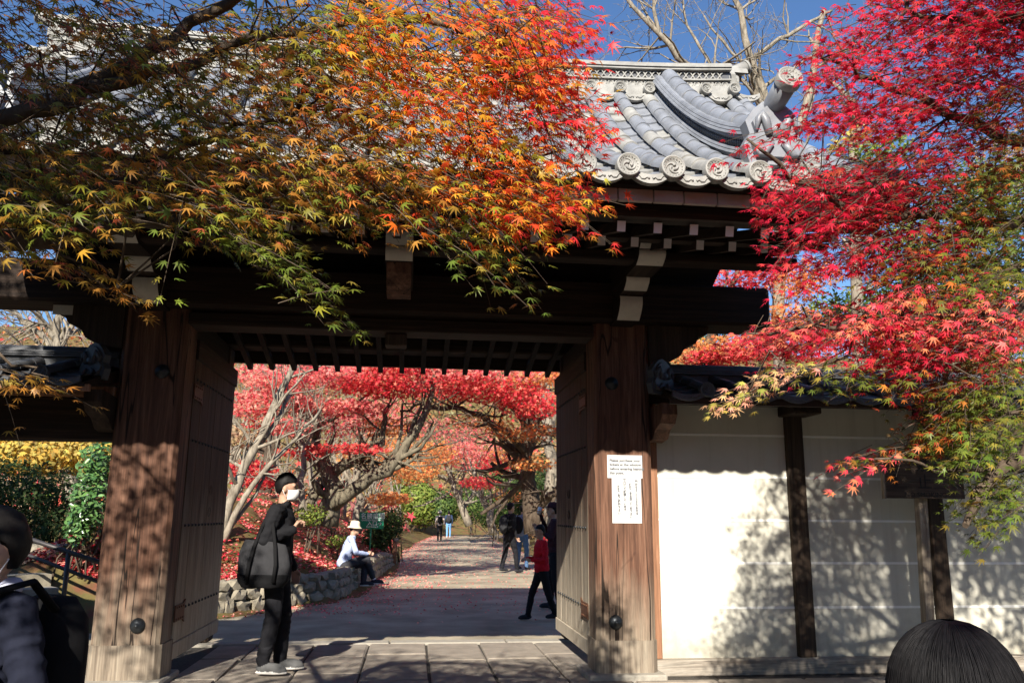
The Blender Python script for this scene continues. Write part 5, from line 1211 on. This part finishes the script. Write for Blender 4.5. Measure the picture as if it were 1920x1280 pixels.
class Fig:
    """a figure: rounded limbs and masses fused into one continuous skin"""
    def __init__(s): s.mb = MB(); s.pr = []; s.names = []
    def mi(s, m):
        if m not in s.names: s.names.append(m)
        return s.names.index(m)
    def limb(s, m, *pr):
        """pr = point, radius, point, radius ... a chain"""
        ps = list(zip(pr[0::2], pr[1::2]))
        for (a, ra_), (b, rb_) in zip(ps, ps[1:]):
            a, b = Vector(a), Vector(b); d = (b-a).normalized(); pts = []; rd = []
            for t in (-1, -.8, -.45): pts.append(a + d*ra_*t); rd.append(max(.001, ra_*math.sqrt(max(0, 1-t*t))))
            pts.append(a); rd.append(ra_); pts.append(b); rd.append(rb_)
            for t in (.45, .8, 1): pts.append(b + d*rb_*t); rd.append(max(.001, rb_*math.sqrt(max(0, 1-t*t))))
            s.mb.tube(pts, rd, 12); s.pr.append(('c', s.mi(m), a, ra_, b, rb_))
    def egg(s, m, c, r, rot=None):
        s.mb.blob(c, r, 0, 3, rot=rot); s.pr.append(('e', s.mi(m), Vector(c), Vector(r), rot.inverted() if rot is not None else None))
    def skin(s, name, voxel, parent, M):
        me = s.mb.mesh(name, ['skin']); tmp = bpy.data.objects.new('tmp', me); col.objects.link(tmp)
        md = tmp.modifiers.new('r', 'REMESH'); md.mode = 'VOXEL'; md.voxel_size = voxel; md.use_smooth_shade = True
        sm = tmp.modifiers.new('s', 'SMOOTH'); sm.iterations = 3; sm.factor = .5
        FIGQ.append((s, tmp, name, parent, M)); return s
    def finish(s, tmp, name, parent, M, dg):
        out = bpy.data.meshes.new_from_object(tmp.evaluated_get(dg)); bpy.data.objects.remove(tmp)
        n = len(out.polygons); cen = np.empty(n*3); out.polygons.foreach_get('center', cen); cen = cen.reshape(-1, 3)
        best = np.full(n, 1e9); idx = np.zeros(n, np.int32)
        for p in s.pr:
            if p[0] == 'c':
                a, b = np.array(p[2]), np.array(p[4]); ab = b-a; t = np.clip(((cen-a)@ab)/(ab@ab+1e-9), 0, 1)
                d = np.linalg.norm(cen-a-t[:, None]*ab, axis=1)-(p[3]+(p[5]-p[3])*t)
            else:
                q = cen-np.array(p[2])
                if p[4] is not None: q = q@np.array(p[4].to_3x3() if hasattr(p[4], 'to_3x3') else p[4]).T
                r = np.array(p[3]); d = (np.linalg.norm(q/r, axis=1)-1)*r.min()
            k = d < best; best[k] = d[k]; idx[k] = p[1]
        nv = len(out.vertices); vc = np.empty(nv*3); out.vertices.foreach_get('co', vc); vc = vc.reshape(-1, 3); vn = np.empty(nv*3); out.vertices.foreach_get('normal', vn); vn = vn.reshape(-1, 3)
        isc = np.array([nm.startswith(('cloth', 'trouser', 'shirt', 'leather', 'tee', 'jeans', 'jersey', 'sweater', 'jacket', 'top', 'blazer')) for nm in s.names])
        vcl = np.zeros(nv, bool)
        lp = np.empty(len(out.loops), np.int32); out.loops.foreach_get('vertex_index', lp); lt_ = np.empty(n, np.int32); out.polygons.foreach_get('loop_total', lt_); vcl[lp] = np.repeat(isc[idx], lt_)
        for i in np.nonzero(vcl)[0]:                         # creases and folds in the cloth
            p = Vector(vc[i]); w = 1-abs(noise.noise(Vector((p.x*9, p.y*9, p.z*15)) + Vector((0, 0, 2*noise.noise(p*5)))))*2.2
            vc[i] += vn[i]*(.007*(w-.55) + .003*noise.noise(p*28))
        out.vertices.foreach_set('co', vc.ravel())
        out.materials.clear()
        for nm in s.names: out.materials.append(MATS[nm])
        out.polygons.foreach_set('material_index', idx); out.polygons.foreach_set('use_smooth', np.ones(n, bool))
        link(name, out, parent, M)
FIGQ = []
def flush_figs():
    dg = bpy.context.evaluated_depsgraph_get()
    for s, tmp, name, parent, M in FIGQ: s.finish(tmp, name, parent, M, dg)
    FIGQ.clear()
def place(m, name, mat, root, M):
    o = m.build(name, mat); o.matrix_basis = M; adopt(o, root); return o
def hand(f, w, d, side, curl=.5, m='skin', s=1.0, spread=None):
    """palm and five fingers from wrist w along d; side = unit vector towards the thumb"""
    d = Vector(d).normalized(); sd = Vector(side); sd = (sd-d*sd.dot(d)).normalized(); nm = d.cross(sd)      # curl towards nm
    k = []
    for j, (o, L) in enumerate(((.030, .075), (.010, .080), (-.010, .075), (-.028, .062))):
        base = w + d*.085*s + sd*o*s; f.limb(m, w+d*.01*s+sd*o*.6*s, .014*s, base, .013*s)
        a1 = curl*(1.0+.12*j); d1 = (d*math.cos(a1)+nm*math.sin(a1)); p1 = base+d1*L*.5*s; a2 = curl*2.1; d2 = (d*math.cos(a2)+nm*math.sin(a2)); p2 = p1+d2*L*.5*s
        f.limb(m, base, .0105*s, p1, .0095*s, p2, .0075*s)
    t0 = w + d*.025*s + sd*.022*s; t1 = t0 + (d*.6+sd*.6+nm*.35)*.045*s; t2 = t1+(d*.8+nm*.5)*.035*s
    f.limb(m, t0, .015*s, t1, .012*s, t2, .009*s)
def head(f, root, M, c, yaw=0, pitch=0, s=1.0, hair='hair_black', long=False, mask=False, style='short', cap=None):
    """head on the figure plus hair, eyes, brows (and mask or hat) as children"""
    Rm = Euler((pitch, 0, yaw)).to_matrix(); T = lambda x, y, z: c + Rm @ V(x, y, z)*s
    f.egg('skin', T(0, 0, 0.015), (.076*s, .093*s, .108*s), Rm); f.egg('skin', T(0, .028, -.062), (.056*s, .066*s, .058*s), Rm)
    f.limb('skin', T(0, .085, .005), .010*s, T(0, .106, -.030), .014*s); f.limb('skin', T(-.012, .092, -.034), .010*s, T(.012, .092, -.034), .010*s)
    f.limb('skin', T(-.05, .074, .026), .014*s, T(.05, .074, .026), .014*s); f.limb('skin', T(-.02, .088, -.062), .008*s, T(.02, .088, -.062), .008*s)
    f.egg('skin', T(0, .072, -.098), (.028*s, .024*s, .022*s), Rm)
    for sx in (-1, 1):
        f.egg('skin', T(sx*.079, -.006, -.012), (.012*s, .022*s, .034*s), Rm)
        m = MB(); m.blob(T(sx*.031, .088, .003), (.013*s, .006*s, .0065*s), 0, 2, rot=Rm); place(m, 'eye', 'black_ink', root, M)
        m = MB(); m.tube([T(sx*.014, .096, .024), T(sx*.034, .093, .029), T(sx*.054, .080, .023)], .004*s, 6); place(m, 'brow', hair, root, M)
    h = MB()
    if style != 'none':
        vs, fs = ICO[3]; out = []
        for p in vs:
            q = V(*p); front = max(0, q.y); th = 1.0
            k = .10*noise.noise(q*3.0+V(s*9, 0, 0)) + .035*noise.noise(q*9)
            x, y, z = q.x*.088*(1+k), q.y*.106*(1+k)-.008, q.z*.120*(1+k)+.028
            lim = -.055 if style == 'short' else -.16      # hairline falls behind the ears
            if q.y > .05: z = max(z, .062 + .012*noise.noise(q*6) - .02*(1-q.y)) if q.z < .5 else z
            else: z = max(z, lim*(1 if q.y < -.2 else .35))
            if q.y > .05 and q.z < .5: x *= .93; y = min(y, .088)
            if style == 'long' and q.y <= .05 and q.z < -.2: x *= 1.12; z -= .03
            out.append(T(x, y, z))
        h.add(out, fs, 0, True)
        place(h, 'hair', hair, root, M)
    if mask:
        m = MB(); n_ = 9; g = []
        for j, (z, bul) in enumerate(((-.008, .104), (-.030, .120), (-.062, .120), (-.095, .104), (-.112, .085))):
            for i in range(n_):
                a = math.radians(-82+164*i/(n_-1)); rx = .073 if j < 4 else .060
                g.append(T(math.sin(a)*rx, max(.0, math.cos(a))*(bul-.015)+.012, z - (.012*abs(math.sin(a)) if j == 0 else 0)))
        m.add(g, [(j*n_+i, j*n_+i+1, (j+1)*n_+i+1, (j+1)*n_+i) for j in range(4) for i in range(n_-1)], 0, True)
        mk = place(m, 'face_mask', 'mask_white', root, M)
        sol = mk.modifiers.new('t', 'SOLIDIFY'); sol.thickness = .003; sol.offset = 1
        for sx in (-1, 1):
            for z in (-.01, -.09):
                m = MB(); m.tube([T(sx*.073, .022, z), T(sx*.084, .002, (z-.03)/2-.005), T(sx*.086, -.022, -.02)], .0022, 5); place(m, 'ear_loop', 'mask_white', root, M)
    if cap:
        m = MB(); kind, cm = cap
        if kind == 'bucket': m.lathe([(0.002, .150), (.06, .148), (.088, .128), (.098, .075), (.104, .045), (.150, .012), (.148, .006), (.100, .038)], T(0, -.005, 0), Rm @ V(0, 0, 1), 20)
        else:
            m.lathe([(0.002, .142), (.05, .138), (.085, .105), (.096, .06), (.097, .045)], T(0, -.005, 0), Rm @ V(0, 0, 1), 20)
            m.add([T(x, y, z) for x, y, z in ((-.08, .06, .052), (-.06, .15, .045), (0, .175, .043), (.06, .15, .045), (.08, .06, .052), (-.08, .06, .06), (-.06, .15, .052), (0, .175, .05), (.06, .15, .052), (.08, .06, .06))],
                  [(0, 1, 2, 3, 4), (9, 8, 7, 6, 5), (0, 5, 6, 1), (1, 6, 7, 2), (2, 7, 8, 3), (3, 8, 9, 4)], 0, True)
        place(m, 'hat', cm, root, M)
def shoe(f, a, d, m, s=1.0, sole=None):
    d = V(d[0], d[1], 0).normalized(); rot = Matrix.Rotation(math.atan2(d.y, d.x)-math.pi/2, 3, 'Z')
    f.egg(m, a + d*.055*s + V(0, 0, -.028*s), (.046*s, .135*s, .046*s), rot); f.egg(m, a + d*.125*s + V(0, 0, -.042*s), (.048*s, .075*s, .032*s), rot)
    f.limb(m, a, .045*s, a+V(0, 0, -.02), .048*s)
    if sole: f.egg(sole, a + d*.06*s + V(0, 0, -.064*s), (.050*s, .15*s, .018*s), rot)
def torso(f, m, pel, chest, sh_l, sh_r, neck, pant, s=1.0, bulk=1.0, hem=True):
    ax = (chest-pel); rt = (sh_r-sh_l).normalized(); ang = math.atan2(rt.y, rt.x); til = Vector((0, 0, 1)).rotation_difference(ax.normalized()).to_matrix(); rot = til @ Matrix.Rotation(ang, 3, 'Z')
    f.egg(m, chest, (.178*s*bulk, .118*s*bulk, .20*s), rot); f.egg(m, pel.lerp(chest, .45), (.163*s*bulk, .118*s*bulk, .20*s), rot)
    f.egg(m if hem else pant, pel+ax*.05, (.17*s*bulk, .125*s*bulk, .13*s), rot); f.egg(pant, pel+V(0, 0, -.05*s), (.160*s, .115*s, .10*s), rot)
    f.limb(m, sh_l, .062*s*bulk, chest.lerp((sh_l+sh_r)/2, .9), .075*s, sh_r, .062*s*bulk); f.limb('skin', neck-V(0, 0, .05), .052*s, neck+V(0, 0, .05), .050*s)
    f.limb(m, (sh_l+sh_r)/2+V(0, 0, .0), .075*s, neck-V(0, 0, .035), .060*s)
def person(label, loc, rz): 
    r = empty('person', loc); r.rotation_euler = (0, 0, rz); tag(r, label, 'person'); return r, Matrix.Translation(loc) @ Matrix.Rotation(rz, 4, 'Z')
def child(fn, name, mat, root, M):
    m = MB(); fn(m); o = m.build(name, mat); o.matrix_basis = M; adopt(o, root); return o

# the man in black with the big bag, in the gateway
root, M = person('standing man in black with white face mask, large bag and grey trainers', (-1.21, 7.97, 0.004), math.radians(-93))
f = Fig(); s = 1.0
torso(f, 'cloth_black', V(0, 0, .93), V(0, .015, 1.27), V(-.19, .01, 1.41), V(.19, .01, 1.41), V(0, .025, 1.49), 'trouser_black', s, 1.06)
f.egg('cloth_black', V(0, 0, .86), (.185, .135, .12))
f.limb('cloth_black', V(.20, 0, 1.40), .074, V(.265, -.075, 1.15), .060, V(.15, .145, 1.24), .046); hand(f, V(.14, .155, 1.25), V(-.75, .15, .5), V(0, .3, .9), .8)
f.limb('cloth_black', V(-.20, 0, 1.40), .072, V(-.265, -.03, 1.12), .058, V(-.24, .10, .90), .045); hand(f, V(-.24, .11, .88), V(0, .25, -1), V(0, 1, .2), .5)
for sx, fy in ((-1, .075), (1, -.03)):
    f.limb('trouser_black', V(sx*.09, 0, .88), .098, V(sx*.10, .03+fy*.5, .49), .075, V(sx*.10, fy-.02, .12), .062); shoe(f, V(sx*.105, fy, .085), V(sx*.12, 1), 'shoe_grey', 1.0, 'sole')
f.limb('cloth_black', V(-.05, .06, 1.47), .03, V(.05, .06, 1.47), .03)
head(f, root, M, V(0, .045, 1.62), yaw=.02, pitch=-.05, mask=True); f.skin('body', .0085, root, M)
def bag_loft(m, z_lo, z_hi, grow):
    """soft sagging tote between two heights"""
    n = 24; v = []; zs_ = [z_lo + (z_hi-z_lo)*k/8 for k in range(9)]
    for z in zs_:
        t = (z-.76)/.38; w = (.205 + .025*math.sin(min(1, max(0, t))*2.6) - .09*max(0, t-.45)**1.5)*(1 if t > .12 else .86+t*1.2) + grow; d = (.095-.055*max(0, t))*(1 if t > .1 else .8+t*2) + grow
        for k in range(n):
            a = 2*math.pi*k/n; cx, cy = math.cos(a), math.sin(a)
            r = 1 + .05*noise.noise(V(cx*2, cy*2, z*9))
            v.append((.265 + math.copysign(abs(cy)**.75, cy)*d*r, -.06 + math.copysign(abs(cx)**.7, cx)*w*r, z + .018*noise.noise(V(cx*1.5, z*3, 4)) - .02*cx*t))
    m.add(v, [(j*n+k, j*n+(k+1) % n, (j+1)*n+(k+1) % n, (j+1)*n+k) for j in range(8) for k in range(n)] + [tuple(range(n))[::-1], tuple(range(8*n, 9*n))], 0, True)
child(lambda m: bag_loft(m, .76, 1.14, 0), 'bag', 'bag_grey', root, M)
child(lambda m: bag_loft(m, .752, .865, .006), 'bag_base', 'bag_black', root, M)
for dy in (-.18, .05): child(lambda m: m.tube([(.372, dy, .80), (.362, dy+.01, .95), (.325, dy*.8, 1.10), (.285, dy*.4-.02, 1.28), (.205, -.02, 1.478), (.12, -.06, 1.42)], .016, 8, flat=.4), 'strap', 'bag_black', root, M)

# the seated man on the stone wall
sp_ = at(628, 1062, 16.9)
root, M = person('seated man with cream bucket hat and pale blue shirt on the stone wall', (sp_.x+.16, 16.75, 0.0), math.radians(-80))
f = Fig(); hz = sp_.z-.02
P0 = V(0, 0, hz+.08); CH = V(0, .10, hz+.40); SL, SR = V(-.19, .13, hz+.55), V(.19, .13, hz+.55)
torso(f, 'shirt_blue', P0, CH, SL, SR, V(0, .17, hz+.62), 'trouser_grey', 1.0, 1.0)
f.limb('trouser_grey', V(-.09, .02, hz+.05), .095, V(-.09, .44, hz+.08), .075, V(-.08, .42, .12), .058); shoe(f, V(-.08, .43, .085), V(0, 1), 'shoe_dark', 1.0, 'sole')
f.limb('trouser_grey', V(.09, .02, hz+.07), .095, V(.0, .45, hz+.17), .075, V(-.10, .60, hz-.17), .055); f.limb('sock_white', V(-.10, .60, hz-.17), .042, V(-.11, .625, hz-.22), .042); shoe(f, V(-.11, .63, hz-.24), V(0, 1), 'shoe_dark', 1.0, 'sole')
for sx, sh in ((-1, SL), (1, SR)):
    f.limb('shirt_blue', sh, .062, V(sx*.25, .22, hz+.30), .050, V(sx*.06, .44, hz+.27), .040); hand(f, V(sx*.05, .455, hz+.27), V(-sx*.6, .8, .0), V(0, .2, 1), .7)
head(f, root, M, V(0, .20, hz+.755), yaw=-.2, pitch=-.1, cap=('bucket', 'hat_cream')); f.skin('body', .011, root, M)

def walker(label, loc, rz, top, pant, shoe_m, s=1.0, stride=.12, arms=None, voxel=.013, cap=None, pack=None, bulk=1.0, style='short', hyaw=0, hands=True, ground=0.0):
    root, M = person(label, (loc[0], loc[1], ground), rz); f = Fig()
    torso(f, top, V(0, 0, .94*s), V(0, .01, 1.27*s), V(-.185*s, 0, 1.41*s), V(.185*s, 0, 1.41*s), V(0, .02*s, 1.49*s), pant, s, bulk)
    arms = arms or {}
    for sx, k in ((-1, 'l'), (1, 'r')):
        e, w = arms.get(k, (V(sx*.25, -.05, 1.13), V(sx*.24, .06, .90))); e = e*s; w = w*s; sh = V(sx*.195, 0, 1.40)*s
        bare = arms.get('bare'); f.limb(top, sh, .062*s, sh.lerp(e, .6), .054*s)
        f.limb('skin' if bare else top, sh.lerp(e, .55), .045*s, e, .044*s, w, .034*s); hand(f, w+(w-e).normalized()*.01, w-e, V(-sx*.3, 1, .2), .6, s=s)
    for sx in (-1, 1):
        fy = sx*stride*s; kn = V(sx*.10*s, fy*.55+.03*s, .49*s); an = V(sx*.095*s, fy, .10*s + (.03*s if sx < 0 and stride > .15 else 0))
        f.limb(pant, V(sx*.09*s, 0, .90*s), .095*s, kn, .068*s, an, .052*s); shoe(f, an+V(0, 0, -.015*s), V(0, 1), shoe_m, s, None)
    head(f, root, M, V(0, .035*s, 1.62*s), yaw=hyaw, s=s, cap=cap, style=style); f.skin('body', voxel, root, M)
    if pack:
        def bp(m):
            m.blob((0, -.20*s, 1.20*s), (.155*s, .095*s, .24*s), 0, 3, .05, 3)
        child(bp, 'backpack', pack, root, M)
        for sx in (-1, 1): child(lambda m: m.tube([(sx*.10*s, -.13*s, 1.40*s), (sx*.11*s, -.04*s, 1.475*s), (sx*.12*s, .10*s, 1.40*s), (sx*.13*s, .12*s, 1.20*s), (sx*.14*s, -.08*s, 1.05*s)], .018*s, 6, flat=.5), 'strap', pack, root, M)
    return root, M
G_ = -.088
walker('man in black leather jacket seen from behind with a grey backpack', (2.56, 22.0), math.radians(-62), 'leather', 'trouser_black', 'shoe_dark', 1.02, .17, pack='bag_grey', bulk=1.06, ground=G_)
r_, M_ = walker('man in grey T-shirt and jeans raising a phone to take a picture', (3.05, 23.2), math.radians(-40), 'tee_grey', 'jeans', 'shoe_dark', 1.0, .08, arms={'l': (V(-.27, .10, 1.16), V(-.17, .26, 1.40)), 'r': (V(.24, .16, 1.22), V(.08, .34, 1.46)), 'bare': True}, pack='bag_black', ground=G_)
child(lambda m: m.box((-.02, .40, 1.50), (.06, .415, 1.66), bevel=.006), 'phone', 'bag_black', r_, M_)
r_, M_ = walker('person in dark top and cap drinking, half hidden by the right door leaf', (2.33, 13.6), math.radians(78), 'jersey_maroon', 'trouser_black', 'shoe_dark', .96, .08, arms={'r': (V(.28, .16, 1.27), V(.10, .24, 1.53)), 'l': (V(-.27, .05, 1.15), V(-.16, .25, 1.30))}, cap=('cap', 'jersey_maroon'), voxel=.011, bulk=1.05, hyaw=.1, ground=G_)
child(lambda m: m.lathe([(0, .0), (.03, .0), (.04, .11), (.0, .115)], (.03, .27, 1.50), (0, -.3, 1), 12), 'paper_cup', 'mask_white', r_, M_)
walker('child in red sweater and black leggings walking past the right door leaf', (1.90, 12.25), math.radians(96), 'sweater_red', 'trouser_black', 'shoe_dark', .765, .24, arms={'l': (V(-.30, .02, 1.12), V(-.14, .22, 1.10)), 'r': (V(.30, .06, 1.12), V(.12, .26, 1.12))}, voxel=.010, bulk=1.16, hyaw=.35, ground=G_)
walker('far walker in beige jacket and sun hat with a black backpack', (1.57, 47.5), math.radians(3), 'jacket_beige', 'trouser_black', 'shoe_dark', .95, .10, cap=('bucket', 'hat_cream'), pack='bag_black', voxel=.018, ground=-.088)
walker('far walker in navy top and pale jeans with a small pack', (2.35, 54.0), math.radians(-5), 'top_navy', 'jeans_light', 'sock_white', .97, .10, pack='bag_grey', voxel=.018, style='long', ground=-.088)

# the pupil at the left edge, close to the viewer, looking out of the frame
root, M = person('pupil in dark blazer with face mask and black backpack at the frame edge', (-1.262, 2.80, 0.0), math.radians(138)); s = .795
f = Fig(); torso(f, 'blazer_navy', V(0, 0, .94*s), V(0, .01, 1.27*s), V(-.19*s, 0, 1.40*s), V(.19*s, 0, 1.40*s), V(0, .02, 1.475*s), 'trouser_black', s, 1.02)
f.egg('blazer_navy', V(0, 0, .86*s), (.18*s, .14*s, .12*s))
f.limb('collar_pale', V(-.055, .0, 1.455*s), .030, V(.0, .055, 1.425*s), .028, V(.055, .0, 1.455*s), .030, V(0, -.05, 1.47*s), .030, V(-.055, .0, 1.455*s), .030)
for sx in (-1, 1):
    f.limb('blazer_navy', V(sx*.20, 0, 1.385)*s, .075*s, V(sx*.275, -.03, 1.13)*s, .066*s, V(sx*.25, .08, .90)*s, .055*s); hand(f, V(sx*.25, .09, .87)*s, V(0, .2, -1), V(0, 1, .2), .5, s=.85)
    f.limb('trouser_black', V(sx*.09, 0, .90)*s, .10*s, V(sx*.10, .04, .49)*s, .078*s, V(sx*.10, 0, .10)*s, .062*s); shoe(f, V(sx*.10, 0, .085)*s, V(0, 1), 'shoe_dark', s)
head(f, root, M, V(0, .03, 1.605*s), yaw=-.05, s=.95, mask=True); f.skin('body', .008, root, M)
def bpk(m):
    prof = [(-.14, .70), (.14, .70), (.165, .78), (.165, 1.0), (.14, 1.10), (.07, 1.145), (-.07, 1.145), (-.14, 1.10), (-.165, 1.0), (-.165, .78)]
    v = []; n = len(prof)
    for t, sc in ((-.125, .95), (-.17, 1.0), (-.235, .97), (-.265, .82)):
        for u, z in prof: v.append((u*sc*.86, t*.88-.012, .92+(z-.90)*sc*.88))
    m.add(v, [(j*n+k, j*n+(k+1) % n, (j+1)*n+(k+1) % n, (j+1)*n+k) for j in range(3) for k in range(n)] + [tuple(range(n)), tuple(range(3*n, 4*n))], 0, True)
child(bpk, 'backpack', 'bag_black', root, M)
child(lambda m: m.tube([(-.12, -.255, .80), (-.125, -.285, .765), (-.125, -.285, .735)], .0045, 6), 'zip_pull', 'bag_black', root, M)
for sx in (-1, 1): child(lambda m: m.tube([(sx*.105, -.13, 1.10), (sx*.115, -.05, 1.188), (sx*.12, .06, 1.165), (sx*.125, .115, 1.05), (sx*.13, .02, .86)], .024, 8, flat=.45), 'strap', 'bag_black', root, M)
def bdg(m, k=1.0):
    m.prism([(-.125+x*k, .985+z*k) for x, z in ((-.034, .034), (.034, .034), (.034, -.008), (.02, -.034), (0, -.046), (-.02, -.034), (-.034, -.008))], 'y', .128+(1-k)*.01, .150+(1-k)*.012)
child(lambda m: bdg(m, 1.0), 'crest_badge', 'badge_grey', root, M); child(lambda m: bdg(m, .8), 'crest_field', 'badge_gold', root, M)

# the head of a person in front of the viewer, bottom right
hc = at(1802, 1322, 1.30)
root, M = person('person with dark straight hair seen from behind at the bottom corner', (hc.x, 1.30, 0.0), math.radians(-12)); s = hc.z/1.625
f = Fig(); torso(f, 'cloth_black', V(0, 0, .94)*s, V(0, .01, 1.27)*s, V(-.18, 0, 1.40)*s, V(.18, 0, 1.40)*s, V(0, .02, 1.48)*s, 'trouser_black', s)
for sx in (-1, 1):
    f.limb('cloth_black', V(sx*.19, 0, 1.39)*s, .06*s, V(sx*.25, -.02, 1.13)*s, .05*s, V(sx*.24, .08, .90)*s, .042*s); hand(f, V(sx*.24, .09, .88)*s, V(0, .2, -1), V(0, 1, .2), .5, s=s)
    f.limb('trouser_black', V(sx*.09, 0, .90)*s, .095*s, V(sx*.10, .03, .49)*s, .07*s, V(sx*.10, 0, .10)*s, .055*s); shoe(f, V(sx*.10, 0, .085)*s, V(0, 1), 'shoe_dark', s)
head(f, root, M, V(0, .03, 1.62*s), s=.93, style='none'); f.skin('body', .011, root, M)
def longhair(m):
    c = V(0, .015, 1.635*s); n = 96; rings = []
    for j in range(24):
        t = j/23; 
        if t < .5: a = t/.5*math.pi/2; rx, rz = math.sin(a), math.cos(a); z = c.z+.118*rz; w = .099*rx+.0005
        else: z = c.z-(t-.5)/.5*.30; w = .099+.012*math.sin((t-.5)/.5*2.2)
        for k in range(n):
            b = 2*math.pi*k/n; st_ = 1+.012*noise.noise(V(math.cos(b)*14, math.sin(b)*14, t*1.2))+.006*math.sin(k*2.4+t*3)
            y = math.sin(b)*w*1.14*st_
            if z < c.z+.03 and y > .03: y = .03
            part = -.006*math.exp(-((math.cos(b)*w+.02)/.012)**2) if t < .45 and y > -.06 else 0
            rings.append((math.cos(b)*w*st_, c.y+y, z+part))
    m.add(rings, [(j*n+k, j*n+(k+1) % n, (j+1)*n+(k+1) % n, (j+1)*n+k) for j in range(23) for k in range(n)], 0, True)
hm_, nt_, bs_ = mat_nodes('hair_straight')
nz_ = noise_tex(nt_, coords(nt_, 'Object', scale=(160, 160, 5)), 1.0, 3)
rp_ = ramp(nt_, [(.3, (.003, .003, .004)), (.7, (.008, .007, .008))]); nt_.links.new(nz_, rp_.inputs[0]); nt_.links.new(rp_.outputs[0], bs_.inputs['Base Color'])
bs_.inputs['Roughness'].default_value = .6; bs_.inputs['Specular IOR Level'].default_value = .2; bump(nt_, bs_, nz_, .15, .002)
child(longhair, 'hair', 'hair_straight', root, M)
def strands(m):
    rgs = random.Random(8); c = V(0, .015, 1.635*s)
    for k in range(2600):
        b = rgs.uniform(0, 2*math.pi); pts = []; sw_ = rgs.uniform(-.10, .10); lift = rgs.uniform(.0, .0035)
        for j in range(13):
            a = math.radians(5+85*min(1, j/8)); bb = b + sw_*j/12; drop = max(0, j-8)*.05; w = (.099*math.sin(a)+lift)*(1+.004*rgs.uniform(-1, 1)); y = math.sin(bb)*w*1.14
            if c.z+.118*math.cos(a)-drop < c.z+.03 and y > .03: y = .03+lift
            pts.append((math.cos(bb)*w, c.y+y, c.z+(.118+lift)*math.cos(a)-drop))
        m.tube(pts, [.0004]+[.0006]*11+[.0003], 3, caps=False)
child(strands, 'hair_strands', 'hair_straight', root, M)['kind'] = 'stuff'

flush_figs()
